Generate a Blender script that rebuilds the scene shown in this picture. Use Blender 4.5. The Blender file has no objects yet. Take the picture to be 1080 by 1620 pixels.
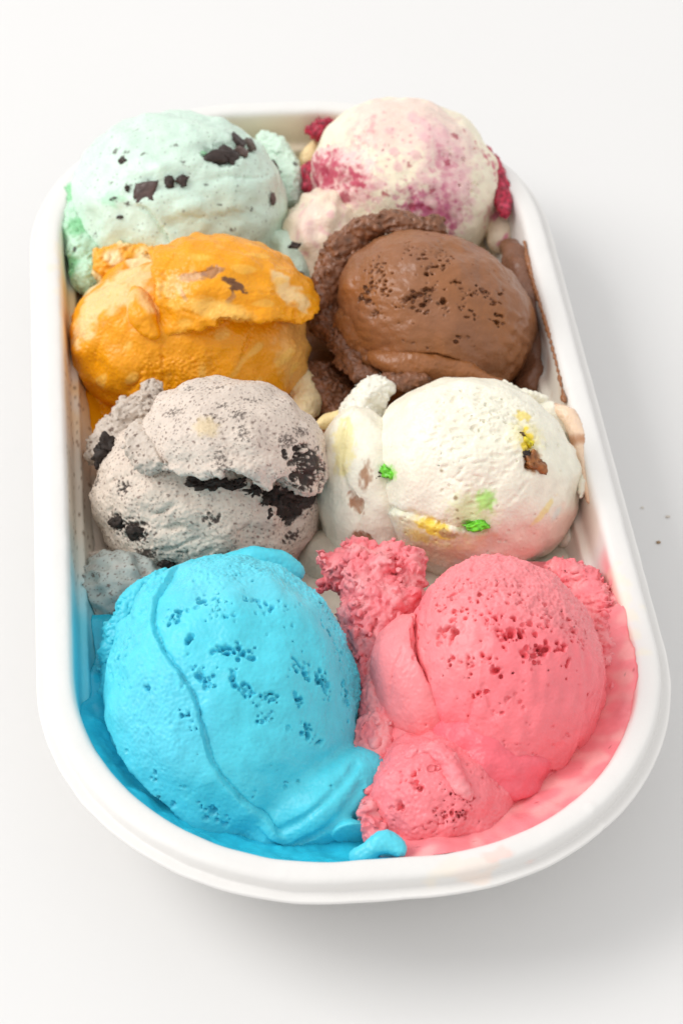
import bpy, math, random
import numpy as np

random.seed(7); RNG = np.random.default_rng(11)
S = bpy.context.scene
CM = 0.01                      # everything below is measured in centimetres, rim plane of the tub at z = 0
TABLE_Z = -3.5
R_ = math.radians

# ------------------------------------------------------------------ camera, world, lamps, exposure
CAM_F, CAM_P, CAM_E = 3463.177, (-5.577, -43.613, 42.215), (0.765, -0.034, -0.107)
OFF = np.array([0, 0, -TABLE_Z])          # the table is world z = 0
cam_data = bpy.data.cameras.new("camera")
cam = bpy.data.objects.new("camera", cam_data); S.collection.objects.link(cam)
cam.location = [(CAM_P[i] + OFF[i]) * CM for i in range(3)]
cam.rotation_euler = CAM_E
cam_data.sensor_fit = 'HORIZONTAL'; cam_data.sensor_width = 36; cam_data.lens = CAM_F / 1080 * 36
cam_data.clip_start = 0.01; cam_data.clip_end = 50
cam_data.dof.use_dof = True; cam_data.dof.focus_distance = 0.555; cam_data.dof.aperture_fstop = 30
S.camera = cam

w = bpy.data.worlds.new("World"); S.world = w; w.use_nodes = True
bg = w.node_tree.nodes["Background"]; bg.inputs[0].default_value = (1.0, 0.993, 0.985, 1); bg.inputs[1].default_value = 0.84

def area(name, loc, target, size, power, color):
    d = bpy.data.lights.new(name, 'AREA'); d.shape = 'RECTANGLE'; d.size, d.size_y = size
    d.energy = power; d.color = color
    o = bpy.data.objects.new(name, d); S.collection.objects.link(o)
    o.location = loc
    from mathutils import Vector
    o.rotation_euler = (Vector(target) - Vector(loc)).to_track_quat('-Z', 'Y').to_euler()
    return o
area("key_softbox", (-1.72, 0.36, 1.62), (0, 0, 0.05), (1.3, 1.3), 33, (1.0, 0.985, 0.96))

S.view_settings.view_transform = 'Standard'; S.view_settings.look = 'None'
S.view_settings.exposure = 0.12; S.view_settings.gamma = 1.0

# ------------------------------------------------------------------ camera maths (pixel of a feature -> point on a real surface)
def rotm(e):
    (cx, cy, cz), (sx, sy, sz) = np.cos(e), np.sin(e)
    X = np.array([[1, 0, 0], [0, cx, -sx], [0, sx, cx]]); Y = np.array([[cy, 0, sy], [0, 1, 0], [-sy, 0, cy]])
    Z = np.array([[cz, -sz, 0], [sz, cz, 0], [0, 0, 1]])
    return Z @ Y @ X
CM_ROT = rotm(np.array(CAM_E)); CP = np.array(CAM_P)
def ray(px, py):
    d = CM_ROT @ np.array([(px - 540) / CAM_F, -(py - 810) / CAM_F, -1.0]); return d / np.linalg.norm(d)
def at(px, py, z):
    d = ray(px, py); return CP + d * (z - CP[2]) / d[2]

# ------------------------------------------------------------------ noise: band-limited tiles
def _tile(shape, wl, seed):
    r = np.random.default_rng(seed).standard_normal(shape)
    F = np.fft.rfftn(r)
    fr = [np.fft.fftfreq(n) for n in shape[:-1]] + [np.fft.rfftfreq(shape[-1])]
    k = np.sqrt(sum(g ** 2 for g in np.meshgrid(*fr, indexing='ij')))
    f0 = 1.0 / wl
    F *= np.exp(-((k - f0) / (0.42 * f0)) ** 2)
    t = np.fft.irfftn(F, s=shape); t /= t.std() * 1.6
    return t.astype(np.float32)
T3 = _tile((128, 128, 128), 8, 3)
T2 = _tile((1024, 1024), 12, 5)
def n3(P, wl, seed=0, aniso=None):
    """band noise about [-1,1] of wavelength wl (cm) at points P"""
    q = P * (8.0 / wl) + np.array([seed * 17.31, seed * 5.77, seed * 29.13])
    i = np.floor(q).astype(np.int32); f = (q - i).astype(np.float32)
    i &= 127; j = (i + 1) & 127
    x0, y0, z0 = i.T; x1, y1, z1 = j.T; fx, fy, fz = f.T
    flat = T3.ravel()
    def g(a, b, c): return flat[(a * 128 + b) * 128 + c]
    c00 = g(x0, y0, z0) * (1 - fz) + g(x0, y0, z1) * fz; c01 = g(x0, y1, z0) * (1 - fz) + g(x0, y1, z1) * fz
    c10 = g(x1, y0, z0) * (1 - fz) + g(x1, y0, z1) * fz; c11 = g(x1, y1, z0) * (1 - fz) + g(x1, y1, z1) * fz
    return (c00 * (1 - fy) + c01 * fy) * (1 - fx) + (c10 * (1 - fy) + c11 * fy) * fx
def n2(U, V, wl, seed=0, ang=0.0, stretch=1.0):
    c, s = math.cos(ang), math.sin(ang)
    a = (U * c + V * s) / (wl * stretch) * 12 + seed * 77.7; b = (-U * s + V * c) / wl * 12 + seed * 31.3
    ia = np.floor(a).astype(np.int32); ib = np.floor(b).astype(np.int32); fa = (a - ia).astype(np.float32); fb = (b - ib).astype(np.float32)
    ja = (ia + 1) & 1023; jb = (ib + 1) & 1023; ia &= 1023; ib &= 1023
    return (T2[ia, ib] * (1 - fb) + T2[ia, jb] * fb) * (1 - fa) + (T2[ja, ib] * (1 - fb) + T2[ja, jb] * fb) * fa
def sstep(a, b, x):
    t = np.clip((x - a) / (b - a), 0, 1); return t * t * (3 - 2 * t)
def smin(a, b, k):
    h = np.clip(0.5 + 0.5 * (b - a) / k, 0, 1); return b * (1 - h) + a * h - k * h * (1 - h)
def smax(a, b, k): return -smin(-a, -b, k)
def spline(pts, m=6):
    p = np.array(pts, float)
    if len(p) < 3: return p
    q = np.vstack([2 * p[0] - p[1], p, 2 * p[-1] - p[-2]]); out = []
    for i in range(1, len(q) - 2):
        for t in np.linspace(0, 1, m, endpoint=False):
            a, b, c, d = q[i - 1], q[i], q[i + 1], q[i + 2]
            out.append(0.5 * (2 * b + (c - a) * t + (2 * a - 5 * b + 4 * c - d) * t * t + (3 * b - a - 3 * c + d) * t ** 3))
    out.append(p[-1]); return np.array(out)

# ------------------------------------------------------------------ signed distance -> mesh (surface nets)
def surface_nets(fn, lo, hi, h, band=0.25):
    lo = np.array(lo, float); hi = np.array(hi, float); B = 4
    nb = np.ceil((hi - lo) / (h * B)).astype(int) + 1
    n = nb * B
    cs = [lo[k] + (np.arange(nb[k]) + 0.5) * h * B - h * 0.5 for k in range(3)]
    G = np.stack(np.meshgrid(*cs, indexing='ij'), -1).reshape(-1, 3)
    dc = fn(G).reshape(nb)
    D = np.repeat(np.repeat(np.repeat(dc, B, 0), B, 1), B, 2).astype(np.float32)
    bi = np.argwhere(np.abs(dc) < h * B * 0.95 + band * 0.5)
    off = np.stack(np.meshgrid(*[np.arange(B)] * 3, indexing='ij'), -1).reshape(-1, 3)
    idx = (bi[:, None] * B + off[None]).reshape(-1, 3)
    for s in range(0, len(idx), 600000):
        ii = idx[s:s + 600000]
        D[ii[:, 0], ii[:, 1], ii[:, 2]] = fn(lo + ii * h)
    D[0] = D[-1] = 1; D[:, 0] = D[:, -1] = 1; D[:, :, 0] = D[:, :, -1] = 1
    I = D < 0
    c = [I[a:n[0] - 1 + a, b:n[1] - 1 + b, d:n[2] - 1 + d] for a in (0, 1) for b in (0, 1) for d in (0, 1)]
    al = c[0].copy(); an = c[0].copy()
    for x in c[1:]: al &= x; an |= x
    act = np.argwhere(an & ~al)
    vid = np.full(n - 1, -1, np.int32); vid[act[:, 0], act[:, 1], act[:, 2]] = np.arange(len(act))
    acc = np.zeros((len(act), 3)); cnt = np.zeros(len(act))
    cor = [(a, b, d) for a in (0, 1) for b in (0, 1) for d in (0, 1)]
    val = {q: D[act[:, 0] + q[0], act[:, 1] + q[1], act[:, 2] + q[2]] for q in cor}
    for q in cor:
        for ax in range(3):
            if q[ax] == 0:
                p = list(q); p[ax] = 1; p = tuple(p); v0, v1 = val[q], val[p]
                m = (v0 < 0) != (v1 < 0)
                t = np.where(m, v0 / np.where(m, v0 - v1, 1), 0)
                pos = np.array(q, float)[None].repeat(len(act), 0); pos[:, ax] += t
                acc[m] += pos[m]; cnt[m] += 1
    V = lo + (act + acc / cnt[:, None]) * h
    F = []
    for ax in range(3):
        u, v = (ax + 1) % 3, (ax + 2) % 3
        s0 = [slice(1, n[k] - 1) for k in range(3)]; s1 = list(s0); s0[ax] = slice(0, n[ax] - 1); s1[ax] = slice(1, n[ax])
        a, b = I[tuple(s0)], I[tuple(s1)]
        e = np.argwhere(a != b)
        if not len(e): continue
        base = e.copy(); base[:, u] += 1; base[:, v] += 1
        ins = a[e[:, 0], e[:, 1], e[:, 2]]
        def cid(du, dv):
            g = base.copy(); g[:, u] -= du; g[:, v] -= dv; return vid[g[:, 0], g[:, 1], g[:, 2]]
        f = np.stack([cid(1, 1), cid(0, 1), cid(0, 0), cid(1, 0)], 1)
        f[~ins] = f[~ins][:, ::-1]; F.append(f)
    if not F: return np.zeros((0, 3)), np.zeros((0, 4), int)
    F = np.vstack(F); F = F[(F >= 0).all(1)]
    return V, F
def normals(V, F):
    a = V[F[:, 2]] - V[F[:, 0]]; b = V[F[:, 3]] - V[F[:, 1]] if F.shape[1] == 4 else V[F[:, 1]] - V[F[:, 0]]
    nf = np.cross(a, b) if F.shape[1] == 4 else -np.cross(a, b)
    N = np.zeros_like(V)
    for k in range(F.shape[1]):
        for c in range(3): N[:, c] += np.bincount(F[:, k], nf[:, c], len(V))
    return N / (np.linalg.norm(N, axis=1, keepdims=True) + 1e-12)

# ------------------------------------------------------------------ objects
def mesh_obj(name, V, F, mat, parent=None, col=None, origin=None, smooth=True):
    og = np.array(origin if origin is not None else (0, 0, 0), float)
    V = np.asarray(V, float); F = np.asarray(F)
    me = bpy.data.meshes.new(name); k = F.shape[1]
    me.vertices.add(len(V)); me.vertices.foreach_set("co", ((V - og) * CM).astype(np.float32).ravel())
    me.loops.add(F.size); me.loops.foreach_set("vertex_index", F.astype(np.int32).ravel())
    me.polygons.add(len(F)); me.polygons.foreach_set("loop_start", np.arange(0, F.size, k, dtype=np.int32))
    me.update(calc_edges=True); me.validate()
    if col is not None:
        at_ = me.color_attributes.new("Col", 'FLOAT_COLOR', 'POINT')
        c = np.ones((len(V), 4), np.float32); c[:, :3] = np.clip(col, 0, 1); at_.data.foreach_set("color", c.ravel())
    if smooth: me.polygons.foreach_set("use_smooth", np.ones(len(F), bool))
    me.materials.append(mat)
    o = bpy.data.objects.new(name, me); S.collection.objects.link(o)
    o.location = ((og + OFF) * CM) if parent is None else ((og - np.array(parent["og"])) * CM)
    if parent is not None: o.parent = parent
    return o
def thing(name, label, cat, base, group=None):
    o = bpy.data.objects.new(name, None); S.collection.objects.link(o); o.empty_display_size = 0.01
    o.location = (np.array(base, float) + OFF) * CM; o["og"] = [float(x) for x in base]
    o["label"] = label; o["category"] = cat
    if group: o["group"] = group
    return o

# ------------------------------------------------------------------ materials
def nodes(name):
    m = bpy.data.materials.new(name); m.use_nodes = True; nt = m.node_tree
    return m, nt, nt.nodes["Principled BSDF"], nt.nodes.new, nt.links.new
def ice_mat(name, rough=0.42, sss=0.25, rad=(1, .6, .4), scale=0.25, bump=0.4, bscale=1100, spec=0.30, coat=0.0, rvar=0.15):
    m, nt, p, N, L = nodes(name)
    a = N("ShaderNodeAttribute"); a.attribute_name = "Col"
    tc = N("ShaderNodeTexCoord")
    nz = N("ShaderNodeTexNoise"); nz.inputs["Scale"].default_value = 260; nz.inputs["Detail"].default_value = 4; L(tc.outputs["Object"], nz.inputs["Vector"])
    hs = N("ShaderNodeHueSaturation"); mr = N("ShaderNodeMapRange"); mr.inputs["From Min"].default_value = .3; mr.inputs["From Max"].default_value = .7
    mr.inputs["To Min"].default_value = 0.93; mr.inputs["To Max"].default_value = 1.06
    L(nz.outputs["Fac"], mr.inputs["Value"]); L(mr.outputs["Result"], hs.inputs["Value"]); L(a.outputs["Color"], hs.inputs["Color"]); L(hs.outputs["Color"], p.inputs["Base Color"])
    r = N("ShaderNodeMapRange"); r.inputs["From Min"].default_value = .3; r.inputs["From Max"].default_value = .7
    r.inputs["To Min"].default_value = rough - rvar; r.inputs["To Max"].default_value = rough + rvar
    nr = N("ShaderNodeTexNoise"); nr.inputs["Scale"].default_value = 90; nr.inputs["Detail"].default_value = 3; L(tc.outputs["Object"], nr.inputs["Vector"])
    L(nr.outputs["Fac"], r.inputs["Value"]); L(r.outputs["Result"], p.inputs["Roughness"])
    b = N("ShaderNodeBump"); b.inputs["Strength"].default_value = bump; b.inputs["Distance"].default_value = 0.0004
    nb = N("ShaderNodeTexNoise"); nb.inputs["Scale"].default_value = bscale; nb.inputs["Detail"].default_value = 3; L(tc.outputs["Object"], nb.inputs["Vector"])
    L(nb.outputs["Fac"], b.inputs["Height"]); L(b.outputs["Normal"], p.inputs["Normal"])
    p.inputs["Subsurface Weight"].default_value = sss * .5; p.inputs["Subsurface Radius"].default_value = rad; p.inputs["Subsurface Scale"].default_value = scale * .6 * CM
    p.inputs["Specular IOR Level"].default_value = spec; p.inputs["Coat Weight"].default_value = coat; p.inputs["Coat Roughness"].default_value = .28
    return m
M = dict(
    blue=ice_mat("blue_ice_cream", .45, .3, (.25, .8, 1), .3, coat=.14),
    pink=ice_mat("pink_sorbet", .45, .3, (1, .4, .4), .3, coat=.14),
    white=ice_mat("white_ice_cream", .45, .35, (1, .8, .6), .35, coat=.16),
    cookie=ice_mat("cookie_ice_cream", .5, .2, (1, .8, .6), .2),
    orange=ice_mat("mango_ice_cream", .38, .3, (1, .5, .2), .3, coat=.18),
    choc=ice_mat("chocolate_ice_cream", .37, .12, (1, .5, .3), .15, spec=.42, coat=.14, rvar=.08),
    mint=ice_mat("mint_ice_cream", .45, .35, (.7, 1, .8), .35, coat=.14),
    berry=ice_mat("berry_ice_cream", .42, .3, (1, .7, .6), .3, coat=.14),
    cookiebit=ice_mat("dark_cookie", .65, 0, bump=.8, bscale=900),
    chocbit=ice_mat("dark_chocolate", .38, 0, bump=.2),
    candy=ice_mat("soft_candy", .25, .2, (1, 1, .5), .2, coat=.3),
    melt=ice_mat("melted_ice_cream", .32, .25, (1, .8, .7), .3, bump=.15, coat=.12),
)

A_, B_, RC = 8.0, 15.49, 7.019      # half width, half length and corner radius of the tub's rim
WALL = [(.88, -.03), (.93, -.1), (.96, -.2), (.98, -.35), (1.01, -.6), (1.04, -.9), (1.06, -1.08), (1.1, -1.19), (1.17, -1.24), (1.27, -1.28), (1.31, -1.36), (1.34, -1.5), (1.42, -1.7), (1.62, -2.05), (1.9, -2.4), (2.25, -2.75), (2.7, -3.05), (3.1, -3.2)]
def winset(z): return np.interp(-z, [-p[1] for p in WALL], [p[0] for p in WALL])
def tub_gap(P):
    qx = np.abs(P[:, 0]) - (A_ - RC); qy = np.abs(P[:, 1]) - (B_ - RC)
    ins = RC - np.hypot(np.maximum(qx, 0), np.maximum(qy, 0)) - np.minimum(np.maximum(qx, qy), 0)
    return np.where(P[:, 2] < .0, winset(P[:, 2]) - ins - .03, -1.0 + .0 * ins)
# ------------------------------------------------------------------ a lobe: ellipsoid carrying a painted relief (cm) and colour map
LOBES, PENDING = [], []
def finalize():
    for name, V, F, mat, parent, col, origin, own in PENDING:
        bur = V[:, 2] < -2.5
        for L_ in LOBES:
            if L_ is own or L_.cutlobe: continue
            q = ((V - L_.c) @ L_.E) / L_.r; bur |= (np.linalg.norm(q, axis=1) < 1 - .32 / L_.r.min()) & (V[:, 2] > L_.floor + .1)
        F = F[~bur[F].all(1)]
        if not len(F): continue
        u, inv = np.unique(F, return_inverse=True); mesh_obj(name, V[u], inv.reshape(F.shape), mat, parent, col[u], origin)
class Lobe:
    cutlobe = False
    def __init__(s, px, py, z, rx, ry, rz, rot=0.0, color=(.8, .8, .8), n=820):
        s.c = at(px, py, z); s.r = np.array([rx, ry, rz], float); s.k = (rx + ry) / 2
        w_ = CP - s.c; w_ /= np.linalg.norm(w_); x_ = CM_ROT[:, 0] - w_ * (CM_ROT[:, 0] @ w_); x_ /= np.linalg.norm(x_); y_ = np.cross(w_, x_)
        a = R_(rot); s.E = np.stack([x_ * math.cos(a) + y_ * math.sin(a), -x_ * math.sin(a) + y_ * math.cos(a), w_], 1)
        s.joined = []; s.creases = []; s.n = n; s.ext = 2.35 * s.k
        g = np.linspace(-s.ext, s.ext, n); s.U, s.V = np.meshgrid(g, g, indexing='ij')
        s.U = s.U.astype(np.float32); s.V = s.V.astype(np.float32)
        s.H = np.zeros((n, n), np.float32); s.Rg = np.zeros((n, n), np.float32); s.G = np.zeros((n, n), np.float32)
        s.C = np.zeros((n, n, 3), np.float32) + np.array(color, np.float32)
    def join(s, px, py, z, rx, ry, rz, rot=0, k=.4):
        o = Lobe(px, py, z, rx, ry, rz, rot, n=4); s.joined.append((o.c, o.E, o.r, k)); return o
    def crease(s, o, pts, depth, wid): s.creases.append((spline([o.hit(*p)[0] for p in pts], 5), depth, wid))
    def pores(s, n, size=.04, seed=0, reg=None):
        if not hasattr(s, 'J'): s.J = s.noise(.2, 9) * .22; s.P = np.zeros_like(s.H)
        g = np.random.default_rng(seed + 900)
        for _ in range(n):
            r = 1.35 * s.k * math.sqrt(g.random()); a = g.random() * 6.283; rr = size * (.6 + .9 * g.random() ** 2)
            if s.J[int((r * math.cos(a) + s.ext) / (2 * s.ext) * s.n), int((r * math.sin(a) + s.ext) / (2 * s.ext) * s.n)] < -.05: continue
            s.pit(r * math.cos(a), r * math.sin(a), rr * 1.3, rr, g.random() * 3, .05)
    def uvp(s, P):
        q = ((P - s.c) @ s.E) / s.r; L_ = np.linalg.norm(q, axis=1) + 1e-9; nn = q / L_[:, None]
        th = np.arccos(np.clip(nn[:, 2], -1, 1)); m = np.hypot(nn[:, 0], nn[:, 1]) + 1e-9
        return np.stack([nn[:, 0] / m * th, nn[:, 1] / m * th], 1) * s.k, q, L_
    def hit(s, px, py):
        d = ray(px, py); o = ((CP - s.c) @ s.E) / s.r; dd = (d @ s.E) / s.r
        A = dd @ dd; Bq = o @ dd; Cq = o @ o - 1; disc = Bq * Bq - A * Cq
        t = (-Bq - math.sqrt(disc)) / A if disc > 0 else -Bq / A
        q = o + dd * t; q /= np.linalg.norm(q)
        P = s.c + s.E @ (q * s.r); nrm = s.E @ (q / s.r); return P, nrm / np.linalg.norm(nrm)
    def uv(s, px, py):
        P, _ = s.hit(px, py); return s.uvp(P[None])[0][0]
    def pl(s, pts, m=6): return spline([s.uv(*p) for p in pts], m)
    def dist(s, pts, closed=False):
        p = np.asarray(pts); q = np.roll(p, -1, 0) if closed else p[1:]; p0 = p if closed else p[:-1]
        best = np.full(s.U.shape, 1e9, np.float32); sg = np.ones(s.U.shape, np.float32); par = np.zeros(s.U.shape, np.float32)
        ins = np.zeros(s.U.shape, bool)
        for i, (a, b) in enumerate(zip(p0, q)):
            dx, dy = b - a; L2 = dx * dx + dy * dy + 1e-9
            wx = s.U - a[0]; wy = s.V - a[1]; t = np.clip((wx * dx + wy * dy) / L2, 0, 1)
            d = (wx - dx * t) ** 2 + (wy - dy * t) ** 2; m = d < best
            best = np.where(m, d, best); cr = dx * wy - dy * wx; sg = np.where(m, np.sign(cr), sg); par = np.where(m, (i + t) / len(q), par)
            if closed:
                cond = ((a[1] > s.V) != (b[1] > s.V)); xx = a[0] + (s.V - a[1]) / (dy if abs(dy) > 1e-9 else 1e-9) * dx
                ins ^= cond & (s.U < xx)
        d = np.sqrt(best)
        return (np.where(ins, -d, d), par) if closed else (d * sg, par)
    def noise(s, wl, seed=0, ang=0., st=1.): return n2(s.U, s.V, wl, seed, ang, st)
    def region(s, pts, soft=.1, rag=.0, ragwl=.4, m=5, seed=1):
        p = s.pl(list(pts) + [pts[0]], m)[:-1]; d, _ = s.dist(p, True)
        if rag: d = d + s.noise(ragwl, seed) * rag + s.noise(ragwl * .4, seed + 3) * rag * .5
        return sstep(soft / 2, -soft / 2, d)
    def disc(s, px, py, r, soft=.1, rag=0., ragwl=.3, asp=1., ang=0., seed=2):
        u = s.uv(px, py); a = R_(ang); x = (s.U - u[0]) * math.cos(a) + (s.V - u[1]) * math.sin(a); y = -(s.U - u[0]) * math.sin(a) + (s.V - u[1]) * math.cos(a)
        d = np.hypot(x, y * asp) - r
        if rag: d = d + s.noise(ragwl, seed) * rag + s.noise(ragwl * .45, seed + 5) * rag * .6
        return sstep(soft / 2, -soft / 2, d)
    def paint(s, mask, col, a=1.0):
        s.C += (np.array(col, np.float32) - s.C) * (mask * a)[..., None]
    def raise_(s, mask, h): s.H += mask * h
    def groove(s, pts, depth, wid, rag=0., taper=True):
        d, t = s.dist(s.pl(pts)); d = np.abs(d)
        if rag: d = d + s.noise(.25, 4) * rag
        f = np.sin(np.pi * np.clip(t, .02, .98)) ** .5 if taper else 1
        s.H -= depth * f * np.exp(-(d / wid) ** 2)
    def step(s, pts, h, fall=1.5, edge=.05, undercut=.0, uw=.12, rag=0., side=1, bulge=0., taper=.12):
        """ledge along pts: the left-hand side (side=1) stands h higher, fading over `fall` cm"""
        d, t = s.dist(s.pl(pts)); d = d * side
        if rag: d = d + s.noise(.35, 6) * rag + s.noise(.15, 7) * rag * .5
        f = sstep(0, taper, t) * sstep(1, 1 - taper, t)
        up = sstep(-edge, edge, d) * np.exp(-np.maximum(d, 0) / fall)
        lip = bulge * np.exp(-((d - .12) / .12) ** 2)
        s.H += f * (h * up + lip) - undercut * f * np.exp(-((d + uw * .8) / uw) ** 2)
        return d, t, f
    def ledge(s, pts, depth=1.2, edge=.05, rag=0., side=1, lip=.05, closed=False, wid=.22):
        """the sheet ends at pts: beyond it the surface drops away by depth"""
        s.cutlobe = True; p = s.pl(list(pts) + ([pts[0]] if closed else []))
        d, t = s.dist(p[:-1] if closed else p, closed); d = -d if closed else d * side
        if rag: d = d + s.noise(.45, 6) * rag + s.noise(.18, 7) * rag * .5
        s.H += -depth * sstep(edge, -edge * 2.5, d) + lip * np.exp(-((d - .18) / wid) ** 2) - .07 * np.exp(-np.maximum(d, 0) / .06) * (d > 0)
    def pit(s, u, v, rx, ry, ang, dep):
        c = s.n / (2 * s.ext); R = rx * 2.2; i0 = int((u - R + s.ext) * c); i1 = int((u + R + s.ext) * c) + 2; j0 = int((v - R + s.ext) * c); j1 = int((v + R + s.ext) * c) + 2
        if i0 < 0 or j0 < 0 or i1 >= s.n or j1 >= s.n: return
        U = s.U[i0:i1, j0:j1] - u; V = s.V[i0:i1, j0:j1] - v; ca, sa = math.cos(ang), math.sin(ang)
        x = (U * ca + V * sa) / rx; y = (-U * sa + V * ca) / ry
        q = np.hypot(x, y) + s.J[i0:i1, j0:j1]
        s.H[i0:i1, j0:j1] -= 1.25 * dep * sstep(1.15, .55, q) - dep * .12 * np.exp(-((q - 1.3) / .25) ** 2)
        s.P[i0:i1, j0:j1] = np.maximum(s.P[i0:i1, j0:j1], sstep(1.1, .7, q))
    def pits(s, line, n, spread, size, ang=0., dep=.1, seed=0, asp=1.3):
        if not hasattr(s, 'J'): s.J = s.noise(.2, 9) * .22; s.P = np.zeros_like(s.H)
        g = np.random.default_rng(seed + 100); L_ = s.pl(line, 4) if len(line) > 1 else np.array([s.uv(*line[0])] * 2)
        size *= .74; n = int(n * 1.6); spread *= 1.15
        for _ in range(n):
            f = g.random() * (len(L_) - 1.001); i = int(f); c = L_[i] + (L_[i + 1] - L_[i]) * (f - i)
            c = c + g.normal(0, spread, 2) ; r = size * (0.45 + g.random() ** 2 * 1.0)
            s.pit(c[0], c[1], r * asp * (.75 + .9 * g.random() ** 2), r * .92, R_(ang) + g.normal(0, .45), dep * (.5 + .7 * g.random()) * min(1, r / size + .3))
    def samp(s, A, uv):
        c = (s.n - 1) / (2 * s.ext); x = np.clip((uv[:, 0] + s.ext) * c, 0, s.n - 1.001); y = np.clip((uv[:, 1] + s.ext) * c, 0, s.n - 1.001)
        i = x.astype(int); j = y.astype(int); fx = (x - i).astype(np.float32); fy = (y - j).astype(np.float32)
        if A.ndim == 3: fx = fx[:, None]; fy = fy[:, None]
        return (A[i, j] * (1 - fy) + A[i, j + 1] * fy) * (1 - fx) + (A[i + 1, j] * (1 - fy) + A[i + 1, j + 1] * fy) * fx
    def field(s, P):
        uv, q, k0 = s.uvp(P); k1 = np.linalg.norm(q / s.r, axis=1) + 1e-9
        d = k0 * (k0 - 1) / k1
        for (c_, E_, r_, k_) in s.joined:
            q2 = ((P - c_) @ E_) / r_; a0 = np.linalg.norm(q2, axis=1); a1 = np.linalg.norm(q2 / r_, axis=1) + 1e-9
            d = smin(d, a0 * (a0 - 1) / a1, k_)
        d = d - s.samp(s.H, uv)
        for (C, dep, wd) in s.creases:
            m = np.abs(d) < .6; Q = P[m]; bd = np.full(len(Q), 9.)
            for i in range(len(C) - 1):
                ab = C[i + 1] - C[i]; t = np.clip(((Q - C[i]) @ ab) / (ab @ ab + 1e-9), 0, 1); bd = np.minimum(bd, np.linalg.norm(Q - C[i] - t[:, None] * ab, axis=1))
            d[m] += dep * np.exp(-(bd / wd) ** 2)
        r = s.samp(s.Rg, uv); m = (r > .01) & (np.abs(d) < .6)
        if m.any():
            Q = P[m]; d[m] -= r[m] * crumb(Q)
        if s.extra: d = s.extra(P, d)
        return smax(smax(d, s.floor - P[:, 2], .05), tub_gap(P), .08)
    extra = None; floor = -2.75
    def build(s, name, mat, parent, h=.036, lo=.06, lowl=1.6, grain=.005, grainwl=.12, keep=None):
        R = s.r.max() + .45
        a = s.c - R; b = s.c + R; a[2] = max(a[2], s.floor - .1)
        V, F = surface_nets(s.field, a, b, h)
        if keep is not None: pass
        if not len(F): print('EMPTY', name, parent.get('label')); return None
        N = normals(V, F); uv, _, _ = s.uvp(V)
        disp = lo * n3(V, lowl, 1) + lo * .35 * n3(V, lowl * .4, 2) + .002 * n3(V, .35, 3)
        disp += (grain + s.samp(s.G, uv)) * n3(V, grainwl, 5) + .5 * (grain + s.samp(s.G, uv)) * n3(V, grainwl * 2.1, 6)
        V = V + N * disp[:, None]
        LOBES.append(s); PENDING.append((name, V, F, mat, parent, s.samp(s.C, uv), s.c.copy(), s))
def crumb(Q, sc=1.0):
    a = n3(Q, 1.1 * sc, 11); b = np.abs(n3(Q, .5 * sc, 12)); c = n3(Q, .22 * sc, 13)
    return a * .6 - .25 + b * .5 + .2 * c + .10 * n3(Q, .13 * sc, 14)

def tube(name, mat, parent, pts, color, rough=.12, h=.038, k=.15, colfn=None, flat=None, sc=1.0, lo=.03, grain=.008, cut=None, on=None):
    """pts: (px, py, z, r) strung along a ridge"""
    C = np.array([at(p[0], p[1], p[2]) if on is None else on.hit(p[0], p[1])[0] + on.hit(p[0], p[1])[1] * p[2] for p in pts]); r = np.array([p[3] for p in pts], float)
    Q = spline(np.c_[C, r], 4); C, r = Q[:, :3], Q[:, 3]
    def fn(P):
        best = np.full(len(P), 1e3)
        for i in range(len(C) - 1):
            ab = C[i + 1] - C[i]; t = np.clip(((P - C[i]) @ ab) / (ab @ ab + 1e-9), 0, 1)
            d = np.linalg.norm(P - C[i] - t[:, None] * ab, axis=1) - (r[i] + (r[i + 1] - r[i]) * t)
            best = smin(best, d, k) if k else np.minimum(best, d)
        if rough:
            m = np.abs(best) < rough * 2.2 + .3
            best[m] -= rough * crumb(P[m], sc)
        if cut: best = cut(P, best)
        return smax(smax(best, -2.8 - P[:, 2], .05), tub_gap(P), .08)
    R = r.max() + rough * 1.6 + k * .5 + .1
    C[:, 2] = np.maximum(C[:, 2], -2.3)
    V, F = surface_nets(fn, C.min(0) - R, C.max(0) + R, h, band=.1 + rough)
    if not len(F): print('EMPTY', name, pts[0]); return None
    N = normals(V, F); V = V + N * (lo * n3(V, .9, 21) + grain * n3(V, .13, 22))[:, None]
    col = np.tile(np.array(color, float), (len(V), 1)) if colfn is None else colfn(V)
    if parent is None: return mesh_obj(name, V, F, mat, parent, col, origin=C.mean(0))
    PENDING.append((name, V, F, mat, parent, col, C.mean(0), None))

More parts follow.
